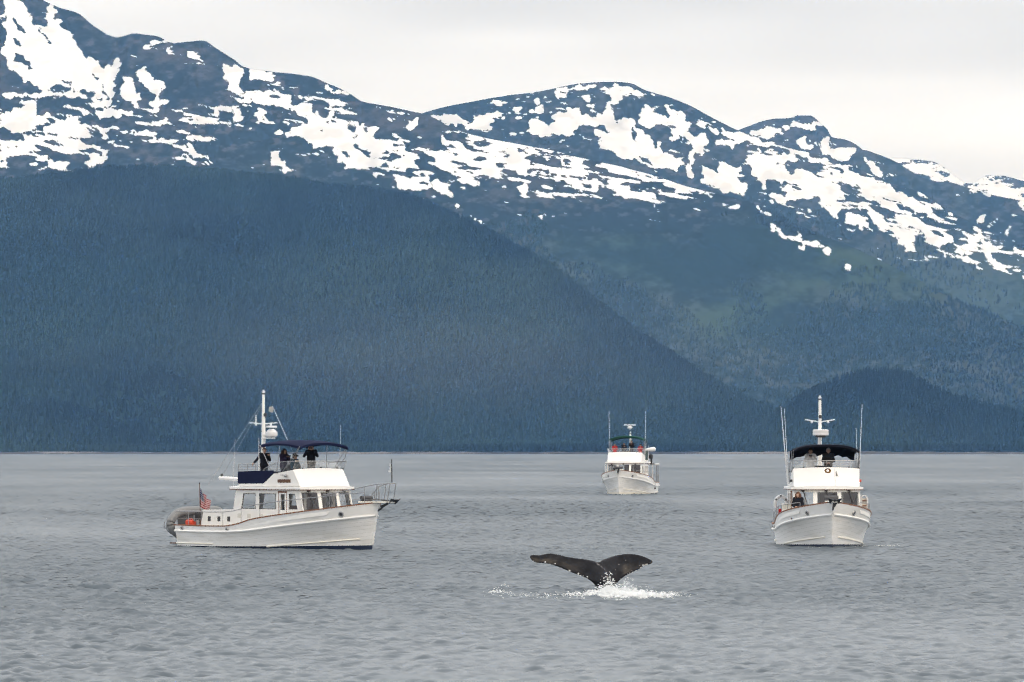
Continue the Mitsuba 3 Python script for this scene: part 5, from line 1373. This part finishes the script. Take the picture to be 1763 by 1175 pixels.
def whale_colour(p, n, uv):
    a = mikit.fbm(p.x * 4, p.y * 4, p.z * 4, 4)
    c = mikit.mix([0.006, 0.006, 0.008], [0.017, 0.017, 0.020], mikit.smoothstep(.35, .7, a))
    brown = mikit.smoothstep(.50, .72, mikit.fbm(p.x * 2.1, p.y * 2, p.z * 2.6 + 7, 3))
    c = mikit.mix(c, [0.017, 0.015, 0.018], brown * .8)
    scar = mikit.smoothstep(.030, .008, uv.y) * mikit.smoothstep(.30, .55, mikit.fbm(p.x * 9, p.z * 9, 2.0, 2))
    c = mikit.mix(c, [0.20, 0.19, 0.19], scar * .8)
    barn = mikit.smoothstep(.60, .68, mikit.fbm(p.x * 14, p.z * 16, 5.0, 3)) * mikit.smoothstep(.065, .02, uv.x)
    c = mikit.mix(c, [0.62, 0.61, 0.58], barn)
    nick = mikit.smoothstep(.86, .90, mikit.fbm(p.x * 9, p.z * 12, 11.0, 2))
    return mikit.mix(c, [0.25, 0.24, 0.24], nick * .7)


scene['whale_skin'] = {'type': 'twosided', 'b': {'type': 'principled', 'base_color': mikit.proc(whale_colour), 'roughness': 0.30, 'specular': 0.15}}
scene['whale_tail'] = mikit.ply(wm, 'whale_skin', smooth=True, uv=uvw)
tag('whale_tail', 'dark glossy whale tail with both flukes raised above the splashing water', 'whale')
# barnacles along the leading edges
bk = []
r_ = np.random.default_rng(31)
wv = wm.vertices
cand = np.nonzero((dle < .05) & (np.arange(len(dle)) < len(allp)))[0]
for k in r_.choice(cand, 9):
    b = trimesh.creation.icosphere(1, r_.uniform(.008, .020)); b.vertices *= [1.2, .8, .9]; b.apply_translation(wv[k] + [0, -.012, 0]); bk.append(b)
for (a, b_) in ((549, 180), (627, 190), (1335, 203), (815, 268), (885, 296)):
    q = Zw([(a, b_)])[0]; k = np.argmin(((allp - q) ** 2).sum(1))
    b = trimesh.creation.icosphere(1, r_.uniform(.020, .032)); b.vertices *= [1.3, .7, .9]; b.apply_translation(wv[k] + [0, -.02, 0]); bk.append(b)
scene['whale_tail__barnacle'] = mikit.ply(cat(bk), 'antenna_white', smooth=True)
labels['whale_tail__barnacle'] = {'label': 'white barnacles along the leading edges', 'kind': 'stuff'}

# white water: torn lumps of foam and drops thrown up round the tail
principled('foam', (.84, .86, .86), .7)
fo = []
ico = trimesh.creation.icosphere(0, 1.0)
r_ = np.random.default_rng(12)


def foam_at(u, v, du, dv, n, s0, s1, jump=0.0, flat=.6):
    """n lumps round the water point seen at photo pixel (u, v), spread du, dv pixels, thrown up to jump metres."""
    for _ in range(n):
        uu, vv = u + r_.normal() * du, v + r_.normal() * dv
        d = EYE * FOCAL / (max(vv, HORIZON + 100) - HORIZON)
        z = max(0, jump * abs(r_.normal()) ** 1.2 * math.exp(-abs(uu - u) / (du * 1.6 + 1)))
        s = r_.uniform(s0, s1) * (1 if z < .1 else .6)
        m = ico.copy(); m.vertices *= r_.uniform(.7, 1.3, m.vertices.shape) * [s * 1.5, s, s * flat]
        m.apply_transform(trimesh.transformations.rotation_matrix(r_.uniform(0, 6.28), [0, 0, 1]))
        m.apply_translation(((uu - 881.5) / FOCAL * d, d, z + .02)); fo.append(m)


foam_at(1072, 1028, 24, 1.5, 260, .035, .085, 0, .22)
foam_at(1120, 1028, 22, 1.2, 110, .025, .06, 0, .22)
foam_at(1005, 1028, 22, 1.2, 70, .02, .05, 0, .2)
foam_at(1048, 1025, 12, 3.0, 900, .012, .045, .26)
foam_at(1078, 1027, 20, 2.4, 1300, .008, .040, .17)
foam_at(1112, 1028.5, 22, 1.8, 800, .006, .032, .10)
foam_at(1150, 1027, 14, 1.3, 300, .005, .024, .05)
foam_at(1010, 1027, 20, 2.0, 350, .006, .028, .07)
foam_at(965, 1028, 30, 2.2, 80, .005, .024, .03)
foam_at(905, 1026, 30, 2.2, 60, .005, .022, .03)
foam_at(858, 1021, 10, 1.6, 130, .005, .026, .06)
foam_at(868, 1012, 3, 1.0, 30, .006, .02, .10)
foam_at(1165, 1026, 5, .8, 40, .006, .02, .05)
scene['splash'] = mikit.ply(cat(fo), 'foam', smooth=True)
tag('splash', 'white foam and drops thrown up round the whale tail', 'splash', kind='stuff')
fo = []
foam_at(1425, 943, 26, .5, 40, .006, .02, .01)
foam_at(1470, 941, 20, .5, 25, .01, .03, .02)
foam_at(1530, 940.5, 14, .5, 30, .01, .03, .0)
scene['bow_ripple'] = mikit.ply(cat(fo), 'foam', smooth=True)
tag('bow_ripple', 'thin white ripple under the bow of the boat facing the camera', 'foam', kind='stuff')
